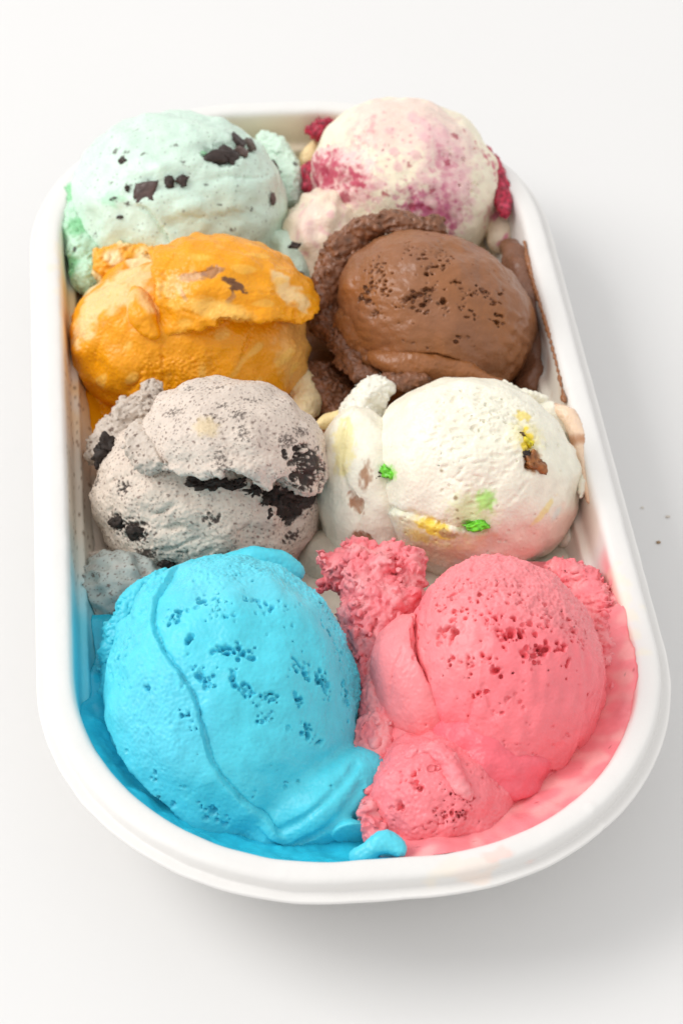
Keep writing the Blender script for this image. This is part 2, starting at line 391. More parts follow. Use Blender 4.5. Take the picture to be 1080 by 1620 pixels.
def chunk(lobe, name, mat, parent, px, py, w_, h_, color, ang=0, depth=.25, sink=.35, jag=.25, boxy=.5, seed=0, dent=.05, nsub=10):
    """an irregular bit set into the surface of a lobe, with the ice cream sunk a little round it"""
    P, n = lobe.hit(px, py); g = np.random.default_rng(seed + 7)
    x = CM_ROT[:, 0] - n * (CM_ROT[:, 0] @ n); x /= np.linalg.norm(x); y = np.cross(n, x); a = R_(ang)
    ax, ay = x * math.cos(a) + y * math.sin(a), -x * math.sin(a) + y * math.cos(a)
    t = np.linspace(-1, 1, nsub); V = []; F = []; id_ = {}
    def vid(p):
        k = tuple(np.round(p, 5))
        if k not in id_: id_[k] = len(V); V.append(p)
        return id_[k]
    for axi in range(3):
        for sg in (-1, 1):
            for i in range(nsub - 1):
                for j in range(nsub - 1):
                    q = []
                    for (a_, b_) in ((t[i], t[j]), (t[i + 1], t[j]), (t[i + 1], t[j + 1]), (t[i], t[j + 1])):
                        v = [0, 0, 0]; v[axi] = sg; v[(axi + 1) % 3] = a_; v[(axi + 2) % 3] = b_; q.append(vid(np.array(v, float)))
                    F.append(q if sg > 0 else q[::-1])
    V = np.array(V); sph = V / np.linalg.norm(V, axis=1, keepdims=True); V = V * boxy + sph * (1 - boxy)
    j = n3(V + seed * 3.1, 1.5, seed) * jag + n3(V, .7, seed + 1) * jag * .7 + n3(V, .4, seed + 2) * jag * .35
    V = V * (1 + j[:, None]); V[:, 0] += .25 * V[:, 1] * g.normal()
    W = P - n * (depth * sink - dent * .3) + V[:, :1] * ax * w_ / 2 + V[:, 1:2] * ay * h_ / 2 + V[:, 2:] * n * depth / 2
    c = np.array(color, float) * (1 + .35 * n3(W, .15, 4)[:, None])
    return mesh_obj(name, W, np.array(F), mat, parent, c, origin=P)
# ------------------------------------------------------------------ table
def plain(name, col, rough, bump=.1, bs=300, sss=0, dist=.0003, nvar=.03, ns=40):
    m, nt, p, N, L = nodes(name); tc = N("ShaderNodeTexCoord")
    nz = N("ShaderNodeTexNoise"); nz.inputs["Scale"].default_value = ns; nz.inputs["Detail"].default_value = 5; L(tc.outputs["Object"], nz.inputs["Vector"])
    mr = N("ShaderNodeMapRange"); mr.inputs["To Min"].default_value = 1 - nvar; mr.inputs["To Max"].default_value = 1 + nvar; L(nz.outputs["Fac"], mr.inputs["Value"])
    hs = N("ShaderNodeHueSaturation"); L(mr.outputs["Result"], hs.inputs["Value"])
    if isinstance(col, str):
        a = N("ShaderNodeAttribute"); a.attribute_name = col; L(a.outputs["Color"], hs.inputs["Color"])
    else: hs.inputs["Color"].default_value = (*col, 1)
    L(hs.outputs["Color"], p.inputs["Base Color"]); p.inputs["Roughness"].default_value = rough
    b = N("ShaderNodeBump"); b.inputs["Strength"].default_value = bump; b.inputs["Distance"].default_value = dist
    nb = N("ShaderNodeTexNoise"); nb.inputs["Scale"].default_value = bs; nb.inputs["Detail"].default_value = 4; L(tc.outputs["Object"], nb.inputs["Vector"])
    L(nb.outputs["Fac"], b.inputs["Height"]); L(b.outputs["Normal"], p.inputs["Normal"])
    p.inputs["Subsurface Weight"].default_value = sss; p.inputs["Subsurface Radius"].default_value = (1, .9, .8); p.inputs["Subsurface Scale"].default_value = .002
    return m
TABLE_M = plain("white_table", (.74, .735, .73), .6, .05, 200, ns=8, nvar=.015)
me = bpy.data.meshes.new("table_top"); e = 6.0
me.from_pydata([(-e, -e, 0), (e, -e, 0), (e, e, 0), (-e, e, 0)], [], [(0, 1, 2, 3)]); me.materials.append(TABLE_M)
o = bpy.data.objects.new("table_top", me); S.collection.objects.link(o); o["kind"] = "structure"

# ------------------------------------------------------------------ tub: one profile swept round a rounded rectangle
def outline(n_arc=110, n_a=16, n_b=130):
    P, Nn = [], []
    cx, cy = A_ - RC, B_ - RC
    segs = [((cx, cy), 0), ((-cx, cy), 90), ((-cx, -cy), 180), ((cx, -cy), 270)]
    for k, ((x, y), a0) in enumerate(segs):
        for t in np.linspace(0, 90, n_arc, endpoint=False):
            a = R_(a0 + t); P.append((x + RC * math.cos(a), y + RC * math.sin(a))); Nn.append((math.cos(a), math.sin(a)))
        a = R_(a0 + 90); nx = (math.cos(a), math.sin(a)); p0 = np.array((x + RC * nx[0], y + RC * nx[1]))
        (x2, y2), _ = segs[(k + 1) % 4]; p1 = np.array((x2 + RC * nx[0], y2 + RC * nx[1]))
        m = n_a if k % 2 == 0 else n_b
        for t in np.linspace(0, 1, m, endpoint=False): P.append(tuple(p0 + (p1 - p0) * t)); Nn.append(nx)
    return np.array(P), np.array(Nn)
OP, ON = outline()
PROF_IN = [(7.0, -3.2), (3.4, -3.2)] + WALL[::-1] + [(.82, .01), (.74, .03), (.62, .035), (.5, .03), (.4, .01), (.335, -.03), (.295, -.09), (.275, -.2), (.265, -.31), (.245, -.35), (.21, -.36), (.14, -.362), (.06, -.364), (.015, -.375), (.0, -.42), (.01, -.46), (.05, -.48)]
PROF_OUT = [(.2, -.47), (.5, -.47), (.75, -.53), (.9, -.75), (1.03, -1.3), (1.22, -1.8), (1.7, -2.45), (2.05, -2.9), (2.5, -3.3), (3.0, -3.49), (7.0, -3.49)]
def sweep(prof, sub=1):
    V = []; prof = np.array(prof)
    for (i, z) in prof:
        q = OP - ON * i; V.append(np.c_[q, np.full(len(q), z)])
    q = V[0].copy(); q[:, 0] = 0
    if prof[0][0] > 6.5: V = [q] + V; prof = np.vstack([prof[:1], prof])
    if prof[-1][0] > 6.5: q = V[-1].copy(); q[:, 0] = 0; V = V + [q]; prof = np.vstack([prof, prof[-1:]])
    V = np.vstack(V); n = len(OP); F = []
    for k in range(len(prof) - 1):
        a = np.arange(n) + k * n; b = (np.arange(n) + 1) % n + k * n
        F.append(np.c_[a, b, b + n, a + n])
    return V, np.vstack(F)
TUB = thing("ice_cream_tub", "long white moulded tub with rounded ends and a rolled rim, holding eight scoops", "tub", (0, 0, TABLE_Z))
TUB_M = plain("tub_plastic", "Col", .45, .35, 420, sss=0, nvar=.01)
prof_in = spline(PROF_IN, 3)
V, F = sweep(prof_in)
V = V + (np.array([0, 0, 1]) * .012 * n3(V, 3.2, 31)[:, None]) + .008 * n3(V, 1.1, 32)[:, None] * np.array([0.6, .6, 1])
sd_in = np.repeat(np.r_[prof_in[:1, 0], prof_in[:, 0]], len(OP)); x, y, z = V.T
col = np.tile(np.array([.775, .76, .74]), (len(V), 1))
wall = sstep(.90, 1.0, sd_in)
def stain(mask, c, a):
    global col
    col = col + (np.array(c) - col) * (mask * a)[:, None]
def win(v, a, b, s=1.5): return sstep(a - s / 2, a + s / 2, v) * sstep(b + s / 2, b - s / 2, v)
nn = n3(V, 1.6, 41); nf = n3(V * np.array([1, .35, 1]), .5, 42)
L_, Rr = (x < 0), (x > 0)
stain(wall * L_ * win(y, 8.5, 13, 3) , (.62, .8, .62), .35)
stain(wall * win(y, 13, 17, 2), (.86, .72, .5), .75)
stain(wall * L_ * win(y, 1.5, 8.0, 2.5) * sstep(-.9, .3, nn), (.86, .55, .16), .75)
stain(wall * L_ * win(y, -4.5, 3.2, 2.5), (.66, .55, .42), .7)
stain(wall * L_ * win(y, -5, 4, 2) * sstep(.75, 1.1, n3(V, .16, 43)), (.16, .08, .04), .8)
stain(wall * (x < .5) * sstep(-2.5, -6.5, y + nn * .5), (.10, .66, .80), .9)
stain(wall * Rr * win(y, 2.5, 7.5, 1.0) * sstep(-.7, .2, nn) * sstep(-.3, -.8, z), (.30, .13, .06), .8)
stain(wall * Rr * win(y, -4.6, 2.5, 1.2), (.84, .74, .58), .55)
stain(wall * (x > .5) * sstep(-4.8, -6.4, y + nn * .5), (.86, .20, .24), .95)
stain(sstep(.82, .95, sd_in) * (x > .5) * sstep(-6.5, -8.5, y) * sstep(-.1, .7, nf + nn), (.88, .40, .40), .7)
for (qx, qy, r_, asp, c_, al) in ((735, 1372, .8, 3.5, (.86, .74, .66), .7), (790, 1352, .45, 3, (.88, .62, .56), .7), (700, 1380, .3, 2, (.84, .78, .68), .6), (975, 960, .5, .35, (.84, .78, .62), .5), (875, 620, .3, .5, (.6, .4, .25), .3), (110, 430, .5, .3, (.86, .74, .5), .3)):
    Q = at(qx, qy, 0); dd = np.hypot(V[:, 0] - Q[0], (V[:, 1] - Q[1]) * asp) - r_ + .25 * n3(V, .5, 45); stain(sstep(.1, -.2, dd), c_, al)
Q = at(955, 1297, -.1); V[:, 2] += .05 * np.exp(-((V[:, 0] - Q[0] + (V[:, 1] - Q[1]) * .8) / .07) ** 2) * (np.hypot(V[:, 0] - Q[0], V[:, 1] - Q[1]) < .7) * (sd_in < .6)
mesh_obj("tub_inside_and_rim", V, F, TUB_M, TUB, col).name = "rim"
V2, F2 = sweep([PROF_IN[-1]] + PROF_OUT)
mesh_obj("outer_wall", V2, F2, TUB_M, TUB, np.tile([.775, .76, .74], (len(V2), 1)))

def melt(name, parent, sel, zedge, zpool, L0, color, mat, imax=6.0, wob=.05, nr=60, top=True, **kw):
    idx = np.nonzero(sel(OP[:, 0], OP[:, 1]))[0]
    br = np.nonzero(np.diff(idx) > 1)[0]
    if len(br): idx = np.r_[idx[br[0] + 1:], idx[:br[0] + 1]]
    rows = []
    ze = zedge(OP[idx, 0], OP[idx, 1]) + .12 * n3(np.c_[OP[idx], np.zeros(len(idx))], 1.3, 51) + .025 * n3(np.c_[OP[idx], np.zeros(len(idx))], .35, 52)
    ie = winset(ze) - .01
    for t in np.linspace(0, 1, nr) ** 1.5:
        i = ie + (imax - ie) * t; q = OP[idx] - ON[idx] * i[:, None]
        z = zpool + (ze - zpool) * np.exp(-((i - ie) / L0) ** 1.3)
        rows.append(np.c_[q, z])
    if imax > 6.5: r_ = rows[-1].copy(); r_[:, 0] = 0; rows.append(r_); nr += 1
    V = np.vstack(rows); m = len(idx)
    a = (np.arange(nr - 1)[:, None] * m + np.arange(m - 1)[None]).ravel(); F = np.c_[a, a + 1, a + 1 + m, a + m]
    amp = sstep(0, .6, np.repeat(np.linspace(0, 1, nr) ** 1.5 * 6, m))
    V[:, 2] += amp * (wob * n3(V, .9, 53) + wob * .4 * n3(V, .3, 54))
    qx = np.abs(V[:, 0]) - (A_ - RC); qy = np.abs(V[:, 1]) - (B_ - RC)
    ins = RC - np.hypot(np.maximum(qx, 0), np.maximum(qy, 0)) - np.minimum(np.maximum(qx, qy), 0)
    V[:, 2] = np.maximum(V[:, 2], np.interp(ins, [p[0] for p in WALL], [p[1] for p in WALL]) + .015)
    c = color(V) if callable(color) else np.tile(np.array(color, float), (len(V), 1))
    return mesh_obj(name, V, F[:, ::-1], mat, parent, c, origin=V.mean(0))

GRP = "scoops of ice cream filling the tub"
CO = dict(blue=(.085, .62, .76), pink=(.90, .20, .23), white=(.88, .84, .70), cookie=(.69, .585, .495), orange=(.84, .335, .002), choc=(.29, .108, .034), mint=(.62, .785, .675), berry=(.88, .80, .62))
# pool of everything under the scoops
def poolcol(V):
    x, y = V[:, 0], V[:, 1]; left = x < 0
    c = np.where(left[:, None], np.array(CO['cookie'])[None] * .8, np.array(CO['white'])[None] * .9)
    for side, lo_, hi_, k, f in ((True, 2, 8.3, 'orange', .9), (True, 8.3, 20, 'mint', 1), (False, 1.5, 8, 'choc', .9), (False, 8, 20, 'berry', 1), (True, -20, -5.5, 'blue', .7), (False, -20, -5.5, 'pink', .9)):
        m = (left == side) & (y > lo_) & (y <= hi_); c[m] = np.array(CO[k]) * f
    return c
t = melt("melted_ice_cream", None, lambda x, y: x == x, lambda x, y: np.full(len(x), -1.9), -2.3, 1., poolcol, M['melt'], imax=6.9, nr=50)
t["label"] = "melted ice cream of mixed colours pooled in the bottom of the tub under the scoops"; t["category"] = "melted ice cream"

def scoop(name, label, px, py):
    b = at(px, py, -1.0); b[2] = -3.2
    return thing(name, label, "ice cream scoop", b, GRP)

# ================================================================== BLUE
T = scoop("ice_cream_scoop", "bright blue ice cream scoop with pitted frosty top and an S-shaped fold, front left corner", 370, 1100)
b = Lobe(369, 1113, -1.0, 3.20, 3.76, 3.2, 6, CO['blue'])
b.H += .04 * b.noise(1.6, 1) + .006 * b.noise(.55, 2)
s_curve = [(290, 893), (262, 925), (246, 958), (244, 990), (257, 1026), (284, 1066), (308, 1106), (319, 1150), (335, 1203), (368, 1247), (412, 1280), (440, 1292)]
b.step(s_curve, .14, 1.8, .02, .08, .035, rag=.012, side=-1, taper=.06)
b.step([(165, 1110), (183, 1150), (206, 1195), (246, 1243), (299, 1285), (371, 1329), (410, 1340), (450, 1340)], .30, .8, .04, .14, .10, rag=.02, taper=.2)
b.step([(400, 1290), (450, 1300), (500, 1275), (560, 1215)], .10, .35, .05, .03, .08)
for i, pts in enumerate([[(480, 1330), (520, 1300), (568, 1262)], [(500, 1300), (530, 1262), (566, 1225)], [(505, 1345), (545, 1310), (575, 1290)]]): b.groove(pts, .16, .09, .05)
m = b.region([(165, 980), (200, 930), (240, 905), (262, 925), (235, 985), (215, 1040), (175, 1070)], .35, .1); b.Rg += m * .10
m = b.region([(300, 880), (420, 862), (520, 890), (575, 1000), (590, 1120), (560, 1130), (530, 1000), (470, 930), (380, 915), (300, 930)], .9); b.G += m * .022
b.G += b.disc(250, 1120, 1.2, 1.2) * .008
for k, (ln, n_, sp, sz, an) in enumerate([([(290, 1013), (300, 1012)], 5, .06, .085, 0), ([(335, 1026), (365, 1027), (400, 1034)], 22, .07, .085, 0), ([(305, 1056), (325, 1075), (336, 1085)], 14, .07, .07, -40), ([(365, 1070), (385, 1090), (405, 1104)], 20, .08, .085, -30), ([(420, 1103), (440, 1110)], 9, .06, .075, 0), ([(458, 1045), (485, 1066), (512, 1080), (517, 1098)], 34, .09, .075, -30), ([(470, 1105), (478, 1110)], 8, .07, .07, 0), ([(483, 1150), (490, 1165), (505, 1172)], 14, .08, .08, -30), ([(405, 1138), (432, 1142)], 7, .07, .07, 0), ([(262, 977), (286, 972)], 10, .09, .07, 20), ([(310, 948), (345, 948)], 14, .10, .06, 0), ([(385, 948), (415, 952), (455, 965)], 18, .07, .06, -10), ([(330, 975), (370, 965)], 16, .12, .045, 0), ([(515, 985), (535, 1030), (545, 1080), (550, 1120)], 46, .10, .05, -70), ([(500, 950), (530, 990)], 20, .12, .045, -60), ([(318, 1270), (345, 1280), (362, 1292)], 14, .07, .075, -20), ([(234, 1090), (250, 1100)], 4, .05, .07, 0), ([(290, 1125), (300, 1150)], 8, .08, .06, -60), ([(345, 915), (440, 905)], 18, .2, .035, 0), ([(400, 1000), (470, 1200)], 16, .6, .03, 0), ([(205, 1010), (200, 1050)], 14, .15, .05, 60), ([(245, 1215), (280, 1270), (300, 1290)], 10, .08, .05, -50)]):
    b.pits(ln, int(n_ * 1.0), sp, sz, an, .10, k, 1.3)
b.paint(b.P, (.04, .48, .70), .5)  # pits painted deeper blue: shade inside the hollows put into the colour
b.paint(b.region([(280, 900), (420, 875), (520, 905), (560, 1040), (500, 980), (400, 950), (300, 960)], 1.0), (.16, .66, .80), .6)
b.paint(b.disc(260, 1140, 1.4, 1.4), (.11, .60, .78), .6)
jo = b.join(508, 1272, -1.55, 1.95, 1.1, 1.35, 27, .25)
b.crease(jo, [(440, 1315), (470, 1302), (510, 1272), (545, 1235), (562, 1210)], .13, .09)
b.crease(jo, [(470, 1335), (510, 1312), (545, 1280), (572, 1245)], .16, .09)
b.crease(jo, [(540, 1350), (556, 1322), (562, 1290)], .14, .06)
b.join(560, 1330, -1.1, .5, .5, .4, 30, .15)
b.pores(160, .042, 1)
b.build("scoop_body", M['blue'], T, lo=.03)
tube("scoop_skirt", M['blue'], T, [(262, 918, -.3, .30), (232, 940, -.5, .36), (205, 975, -.7, .34), (182, 1010, -1.0, .34), (178, 1060, -1.4, .30), (180, 1110, -1.7, .3)], CO['blue'], .13, sc=.7)
tube("scoop_skirt", M['blue'], T, [(352, 900, .2, .3), (385, 892, .5, .32), (430, 890, .5, .32), (462, 905, .2, .3)], CO['blue'], .02)
tube("curled_edge", M['blue'], T, [(560, 1357, -.6, .10), (582, 1352, -.45, .15), (594, 1340, -.3, .17), (608, 1333, -.2, .18), (624, 1338, -.2, .15), (634, 1347, -.2, .08)], (.10, .63, .77), .03, lo=.03)
melt("melted_edge", T, lambda x, y: (y < -5.0) & (x < .9), lambda x, y: -.30 - 1.5 * sstep(-11.5, -6, y), -1.75, 1.0, (.03, .52, .70), M['melt'], imax=4.5)

# ================================================================== PINK
T = scoop("ice_cream_scoop", "coral pink ice cream scoop with pitted top, rough left side and a smooth folded flap", 780, 1100)
p = Lobe(797, 1066, -.35, 2.52, 3.02, 2.75, 12, CO['pink'])
p.H += .02 * p.noise(1.5, 11) + .012 * p.noise(.5, 12)
p.step([(722, 1172), (735, 1184), (772, 1190), (815, 1196), (822, 1222), (828, 1240), (850, 1232), (885, 1240), (905, 1232)], .34, .9, .03, .2, .12, rag=.03)
p.groove([(762, 1065), (768, 1095), (780, 1125), (790, 1150)], .05, .035, .03)
p.groove([(935, 960), (952, 1030), (950, 1100), (920, 1180)], .07, .06)
p.H -= .02 * p.noise(.5, 15, R_(70), 3.0)
m = p.region([(650, 900), (760, 865), (880, 890), (950, 960), (960, 1060), (920, 1010), (860, 990), (780, 960), (690, 940)], .8); p.G += m * .022
for k, (ln, n_, sp, sz, an) in enumerate([([(690, 935), (760, 925), (830, 940)], 50, .22, .055, 0), ([(660, 960), (720, 965), (800, 975)], 40, .18, .055, 0), ([(840, 960), (890, 985), (925, 1010)], 40, .2, .055, -30), ([(690, 1005), (715, 1000)], 12, .08, .085, 10), ([(800, 1010), (815, 1000), (825, 1008)], 12, .07, .09, 0), ([(830, 1040), (860, 1028), (890, 1022)], 34, .08, .07, 15), ([(780, 985), (800, 1000), (860, 990)], 26, .12, .06, 0), ([(710, 1050), (735, 1050), (745, 1045)], 16, .08, .06, 0), ([(770, 1040), (795, 1062)], 12, .08, .07, 0), ([(900, 1040), (895, 1055)], 7, .05, .06, 60), ([(735, 1095), (762, 1100)], 5, .06, .06, 0), ([(700, 1030), (900, 1090)], 14, .6, .045, 0), ([(868, 1212), (872, 1214)], 2, .03, .09, 0), ([(665, 985), (680, 1080)], 10, .12, .04, 0), ([(720, 1130), (860, 1160)], 12, .4, .03, 0)]):
    p.pits(ln, n_, sp, sz, an, .10, 30 + k, 1.25)
p.paint(p.P, (.80, .10, .13), .5)  # occlusion in the pits painted as a darker red
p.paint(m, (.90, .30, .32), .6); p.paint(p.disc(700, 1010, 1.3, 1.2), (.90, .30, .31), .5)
p.pores(220, .042, 2)
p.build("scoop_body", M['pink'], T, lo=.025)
q = Lobe(688, 1272, -1.05, 1.75, 1.6, 1.5, 30, (.90, .22, .25)); q.G += .008
q.join(738, 1292, -1.35, 1.35, .85, 1.1, 25, .5); q.join(660, 1205, -1.1, 1.0, .8, 1.0, 0, .4); q.H += .03 * q.noise(.8, 3)
for k, (ln, n_, sp, sz) in enumerate([([(650, 1230), (660, 1250)], 14, .12, .06), ([(625, 1278), (640, 1285)], 8, .06, .07), ([(680, 1300), (740, 1290)], 40, .15, .05), ([(700, 1250), (750, 1270)], 40, .15, .04)]): q.pits(ln, n_, sp, sz, 40, .08, 60 + k)
q.pores(160, .042, 5)
q.build("lower_fold", M['pink'], T, lo=.04, lowl=1.2)
q_low = q
q = Lobe(770, 1205, -.95, 1.65, 1.6, 1.6, -20, (.86, .15, .19)); q.H += .05 * q.noise(.9, 5, .5, 2.); q.groove([(755, 1255), (780, 1268), (820, 1270), (850, 1255)], .07, .05)
q.build("lower_fold", M['pink'], T, lo=.04, lowl=1.2)
q = Lobe(672, 1090, -.45, 1.3, 1.95, 1.55, 16, (.91, .26, .28))
q.ledge([(655, 985), (652, 1015), (664, 1045), (684, 1090), (697, 1125), (704, 1155), (704, 1173), (690, 1176), (668, 1172), (640, 1164), (600, 1145), (560, 1125)], .9, .04, .02, side=-1, lip=.03)
q.groove([(640, 1025), (622, 1060), (614, 1110)], .05, .06, .02); q.H += .02 * q.noise(.8, 7, 1.2, 3); q.pores(30, .04, 3); q.build("folded_flap", M['pink'], T, lo=.03)
q = Lobe(690, 1090, -.9, 1.0, 1.6, 1.1, 14, CO['pink']); q.join(668, 1180, -1.1, 1.2, .9, .9, 0, .4); q.build("lower_fold", M['pink'], T, lo=.03)
def pk(V): return np.array([.86, .22, .25]) + (np.array([.88, .32, .34]) - np.array([.86, .22, .25])) * sstep(-.5, .8, n3(V, .8, 5))[:, None]
tube("rough_edge", M['pink'], T, [(522, 905, -.8, .3), (552, 905, -.8, .6), (590, 900, -.5, .65), (598, 945, -.6, .9), (590, 1000, -.8, .9), (583, 1060, -1.2, .7)], CO['pink'], .22, colfn=pk, sc=.85)
tube("rough_edge", M['pink'], T, [(600, 885, -.4, .35), (640, 893, -.2, .42), (655, 905, -.2, .3), (640, 940, -.3, .4), (632, 990, -.4, .4), (640, 1030, -.4, .35)], CO['pink'], .16, colfn=pk, sc=.8)
tube("rough_edge", M['pink'], T, [(578, 1050, -1.0, .5), (592, 1100, -.9, .55), (594, 1160, -.9, .55), (592, 1215, -.95, .5), (592, 1270, -.95, .42), (596, 1325, -.85, .3)], CO['pink'], .16, colfn=pk, sc=.9)
tube("rough_edge", M['pink'], T, [(622, 1205, -.25, .16), (645, 1188, -.2, .24), (680, 1183, -.15, .24), (708, 1200, -.05, .2), (724, 1232, .02, .16), (742, 1264, .0, .08)], CO['pink'], .07, colfn=pk, sc=.7, on=q_low)
tube("rough_edge", M['pink'], T, [(885, 905, -1.0, .4), (925, 930, -.8, .5), (950, 980, -.75, .46), (962, 1040, -.75, .4), (958, 1095, -.8, .32), (942, 1150, -.9, .2)], CO['pink'], .14, colfn=pk, sc=.7)
melt("melted_edge", T, lambda x, y: (y < -4.2) & (x > .3), lambda x, y: -.10 - 1.5 * sstep(-7.5, -4.5, y) - .1 * sstep(-13, -15, y), -1.35, 1.7, lambda V: np.array([.88, .25, .28]) + (np.array([.90, .38, .38]) - np.array([.88, .25, .28])) * sstep(-.3, .9, n3(V, .8, 55))[:, None] - np.array([.5, .2, .22]) * .7 * sstep(1.7, 1.8, n3(V, .1, 56))[:, None], M['melt'], imax=4.2, wob=.012)

# ================================================================== WHITE
T = scoop("ice_cream_scoop", "pale cream ice cream scoop with green, yellow and brown candy bits", 740, 755)
c = Lobe(741, 757, -.75, 2.98, 2.82, 2.9, -12, CO['white'])
c.H += .03 * c.noise(1.4, 21) + .004 * c.noise(.45, 22)
tex = c.region([(640, 690), (680, 630), (760, 610), (830, 640), (850, 700), (800, 760), (770, 800), (700, 760)], .7, .1)
c.H -= tex * .035 * sstep(.25, .9, c.noise(.22, 23, R_(25), 2.4)) * 1.4 + tex * .008 * c.noise(.14, 24)
c.step([(596, 700), (590, 740), (575, 775), (590, 800), (640, 812), (690, 830), (740, 838)], .12, .9, .05, .06, .08, rag=.03, side=-1)
c.step([(905, 690), (920, 740), (915, 800), (885, 850), (850, 895)], .16, .8, .03, .10, .07, side=-1)
c.groove([(820, 660), (835, 690), (843, 735), (830, 745)], .10, .10, .04)
c.groove([(575, 745), (590, 752), (604, 760)], .12, .09, .03)
c.groove([(730, 838), (750, 835), (768, 825)], .08, .06)
c.groove([(800, 800), (820, 780), (835, 762)], .05, .04, .03)
for k, (ln, n_, sp, sz) in enumerate([([(695, 700), (715, 730)], 8, .2, .045), ([(760, 640), (790, 670)], 20, .25, .04), ([(700, 830), (690, 835)], 5, .1, .05)]): c.pits(ln, n_, sp, sz, 30, .07, 80 + k, 1.6)
Y, Gc, Br, Pk, Or = (.88, .66, .05), (.30, .72, .06), (.26, .10, .04), (.90, .62, .52), (.90, .55, .25)
c.paint(c.region([(680, 868), (780, 880), (880, 860), (910, 800), (850, 820), (760, 850)], .9, .1), Pk, .75)
c.paint(c.region([(640, 850), (700, 850), (780, 850), (700, 890), (640, 880)], .6, .15), Or, .45)
c.paint(c.disc(670, 838, .9, .8, .2, asp=2.2, ang=-8), (.90, .76, .30), .5); c.paint(c.disc(745, 815, .6, .6, .15), (.70, .80, .35), .45); c.paint(c.disc(834, 690, .5, .5, .1), (.90, .78, .30), .5)
c.paint(c.disc(690, 835, .52, .35, .12, asp=2.4, ang=-10), Y, .9)
c.paint(c.disc(662, 846, .4, .4, .1, asp=1.8), Y, .5)
c.paint(c.disc(768, 792, .24, .25, .06, asp=.8), Gc, .75); c.paint(c.disc(745, 808, .4, .5), (.62, .80, .35), .4)
c.paint(c.disc(752, 832, .30, .10, .05, asp=2.0, ang=20), Gc, 1)
c.paint(c.disc(708, 842, .28, .12, .06, asp=2.5), (.5, .35, .2), .8)
c.paint(c.disc(860, 808, .55, .25, .06, asp=5, ang=60), (.88, .72, .2), .6); c.paint(c.disc(878, 812, .25, .3, asp=2, ang=60), (.62, .82, .78), .5)
c.paint(c.disc(834, 700, .42, .15, .08, asp=2.0, ang=95), Y, .95); c.paint(c.disc(826, 657, .25, .15, .07, asp=1.5), Y, .7)
c.paint(c.disc(845, 728, .36, .14, .07, asp=1.7, ang=80), (.38, .16, .05), .95)
c.paint(c.disc(612, 748, .34, .2, .06, asp=1.5), Gc, .8); c.paint(c.disc(655, 740, .5, .7), (.90, .76, .62), .4); c.paint(c.disc(700, 650, .7, .8), (.90, .80, .66), .4)
c.paint(c.disc(580, 752, .28, .15, .08), (.40, .18, .08), .8)
c.paint(c.disc(630, 820, .5, .5), (.62, .82, .80), .25)
c.H -= .10 * (c.disc(843, 720, .36, .2, .06, asp=1.5, ang=80) + c.disc(604, 752, .3, .2, .05) + c.disc(748, 836, .35, .15, .05, asp=2))
c.pores(120, .04, 4)
for (x_, y_, r_) in ((697, 744, .05), (720, 788, .06), (580, 727, .06), (722, 806, .04), (725, 820, .04)): c.paint(c.disc(x_, y_, r_, .05, .02), (.25, .15, .05), .8)
c.build("scoop_body", M['white'], T, lo=.03)
chunk(c, "candy_bit", M['chocbit'], T, 599, 750, .24, .46, (.05, .03, .02), 65, .45, .05, seed=1)
chunk(c, "candy_bit", M['candy'], T, 612, 747, .26, .40, (.16, .62, .04), 40, .3, .1, seed=2)
chunk(c, "candy_bit", M['candy'], T, 754, 831, .55, .26, (.16, .62, .03), 18, .35, .1, seed=3)
chunk(c, "candy_bit", M['candy'], T, 846, 733, .40, .62, (.30, .11, .03), 60, .45, .2, seed=4)
chunk(c, "candy_bit", M['chocbit'], T, 832, 718, .20, .15, (.03, .02, .015), 10, .2, .1, seed=5)
chunk(c, "candy_bit", M['candy'], T, 836, 698, .20, .30, (.75, .62, .02), 70, .2, .3, seed=6)
chunk(c, "candy_bit", M['chocbit'], T, 825, 687, .13, .10, (.16, .10, .04), 10, .15, .1, seed=8)
def wh(V):
    a = np.tile(np.array(CO['white'], float), (len(V), 1)); m = sstep(.1, .9, n3(V, 1.3, 61))[:, None]; a += (np.array([.86, .72, .22]) - a) * m * .6
    m = sstep(.8, 1.3, n3(V, 1.0, 62))[:, None]; return a + (np.array([.36, .18, .08]) - a) * m * .8
q = Lobe(578, 785, -1.15, 1.4, 2.5, 1.85, 6, CO['white'])
q.groove([(570, 640), (545, 680), (540, 740), (560, 800), (575, 860)], .07, .06, .02); q.groove([(540, 770), (560, 790), (580, 800)], .08, .08, .03)
q.paint(q.region([(530, 690), (550, 660), (560, 700), (545, 750), (530, 740)], .3, .1), (.88, .76, .30), .7); q.paint(q.disc(562, 797, .3, .3, .12, asp=2.2, ang=-30), (.42, .2, .1), .9); q.paint(q.disc(575, 860, .5, .35, .12, asp=2.4, ang=-20), (.45, .24, .12), .9); q.paint(q.disc(578, 752, .28, .3, .1, asp=1.5, ang=60), (.40, .2, .1), .9); q.H -= .08 * (q.disc(562, 797, .25, .2, .05, asp=2, ang=-30) + q.disc(575, 860, .4, .2, .05, asp=2, ang=-20))
q.build("side_fold", M['white'], T, lo=.06)
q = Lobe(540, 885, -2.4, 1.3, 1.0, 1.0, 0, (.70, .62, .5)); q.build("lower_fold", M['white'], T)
tube("rough_tip", M['white'], T, [(612, 612, -.3, .16), (598, 608, -.3, .26), (588, 622, -.4, .36), (576, 642, -.6, .45), (560, 665, -.8, .5)], (.88, .86, .76), .11, sc=.7)
tube("side_fold", M['white'], T, [(502, 672, -.9, .08), (525, 664, -.9, .18), (555, 662, -.8, .22)], (.87, .70, .36), .03)
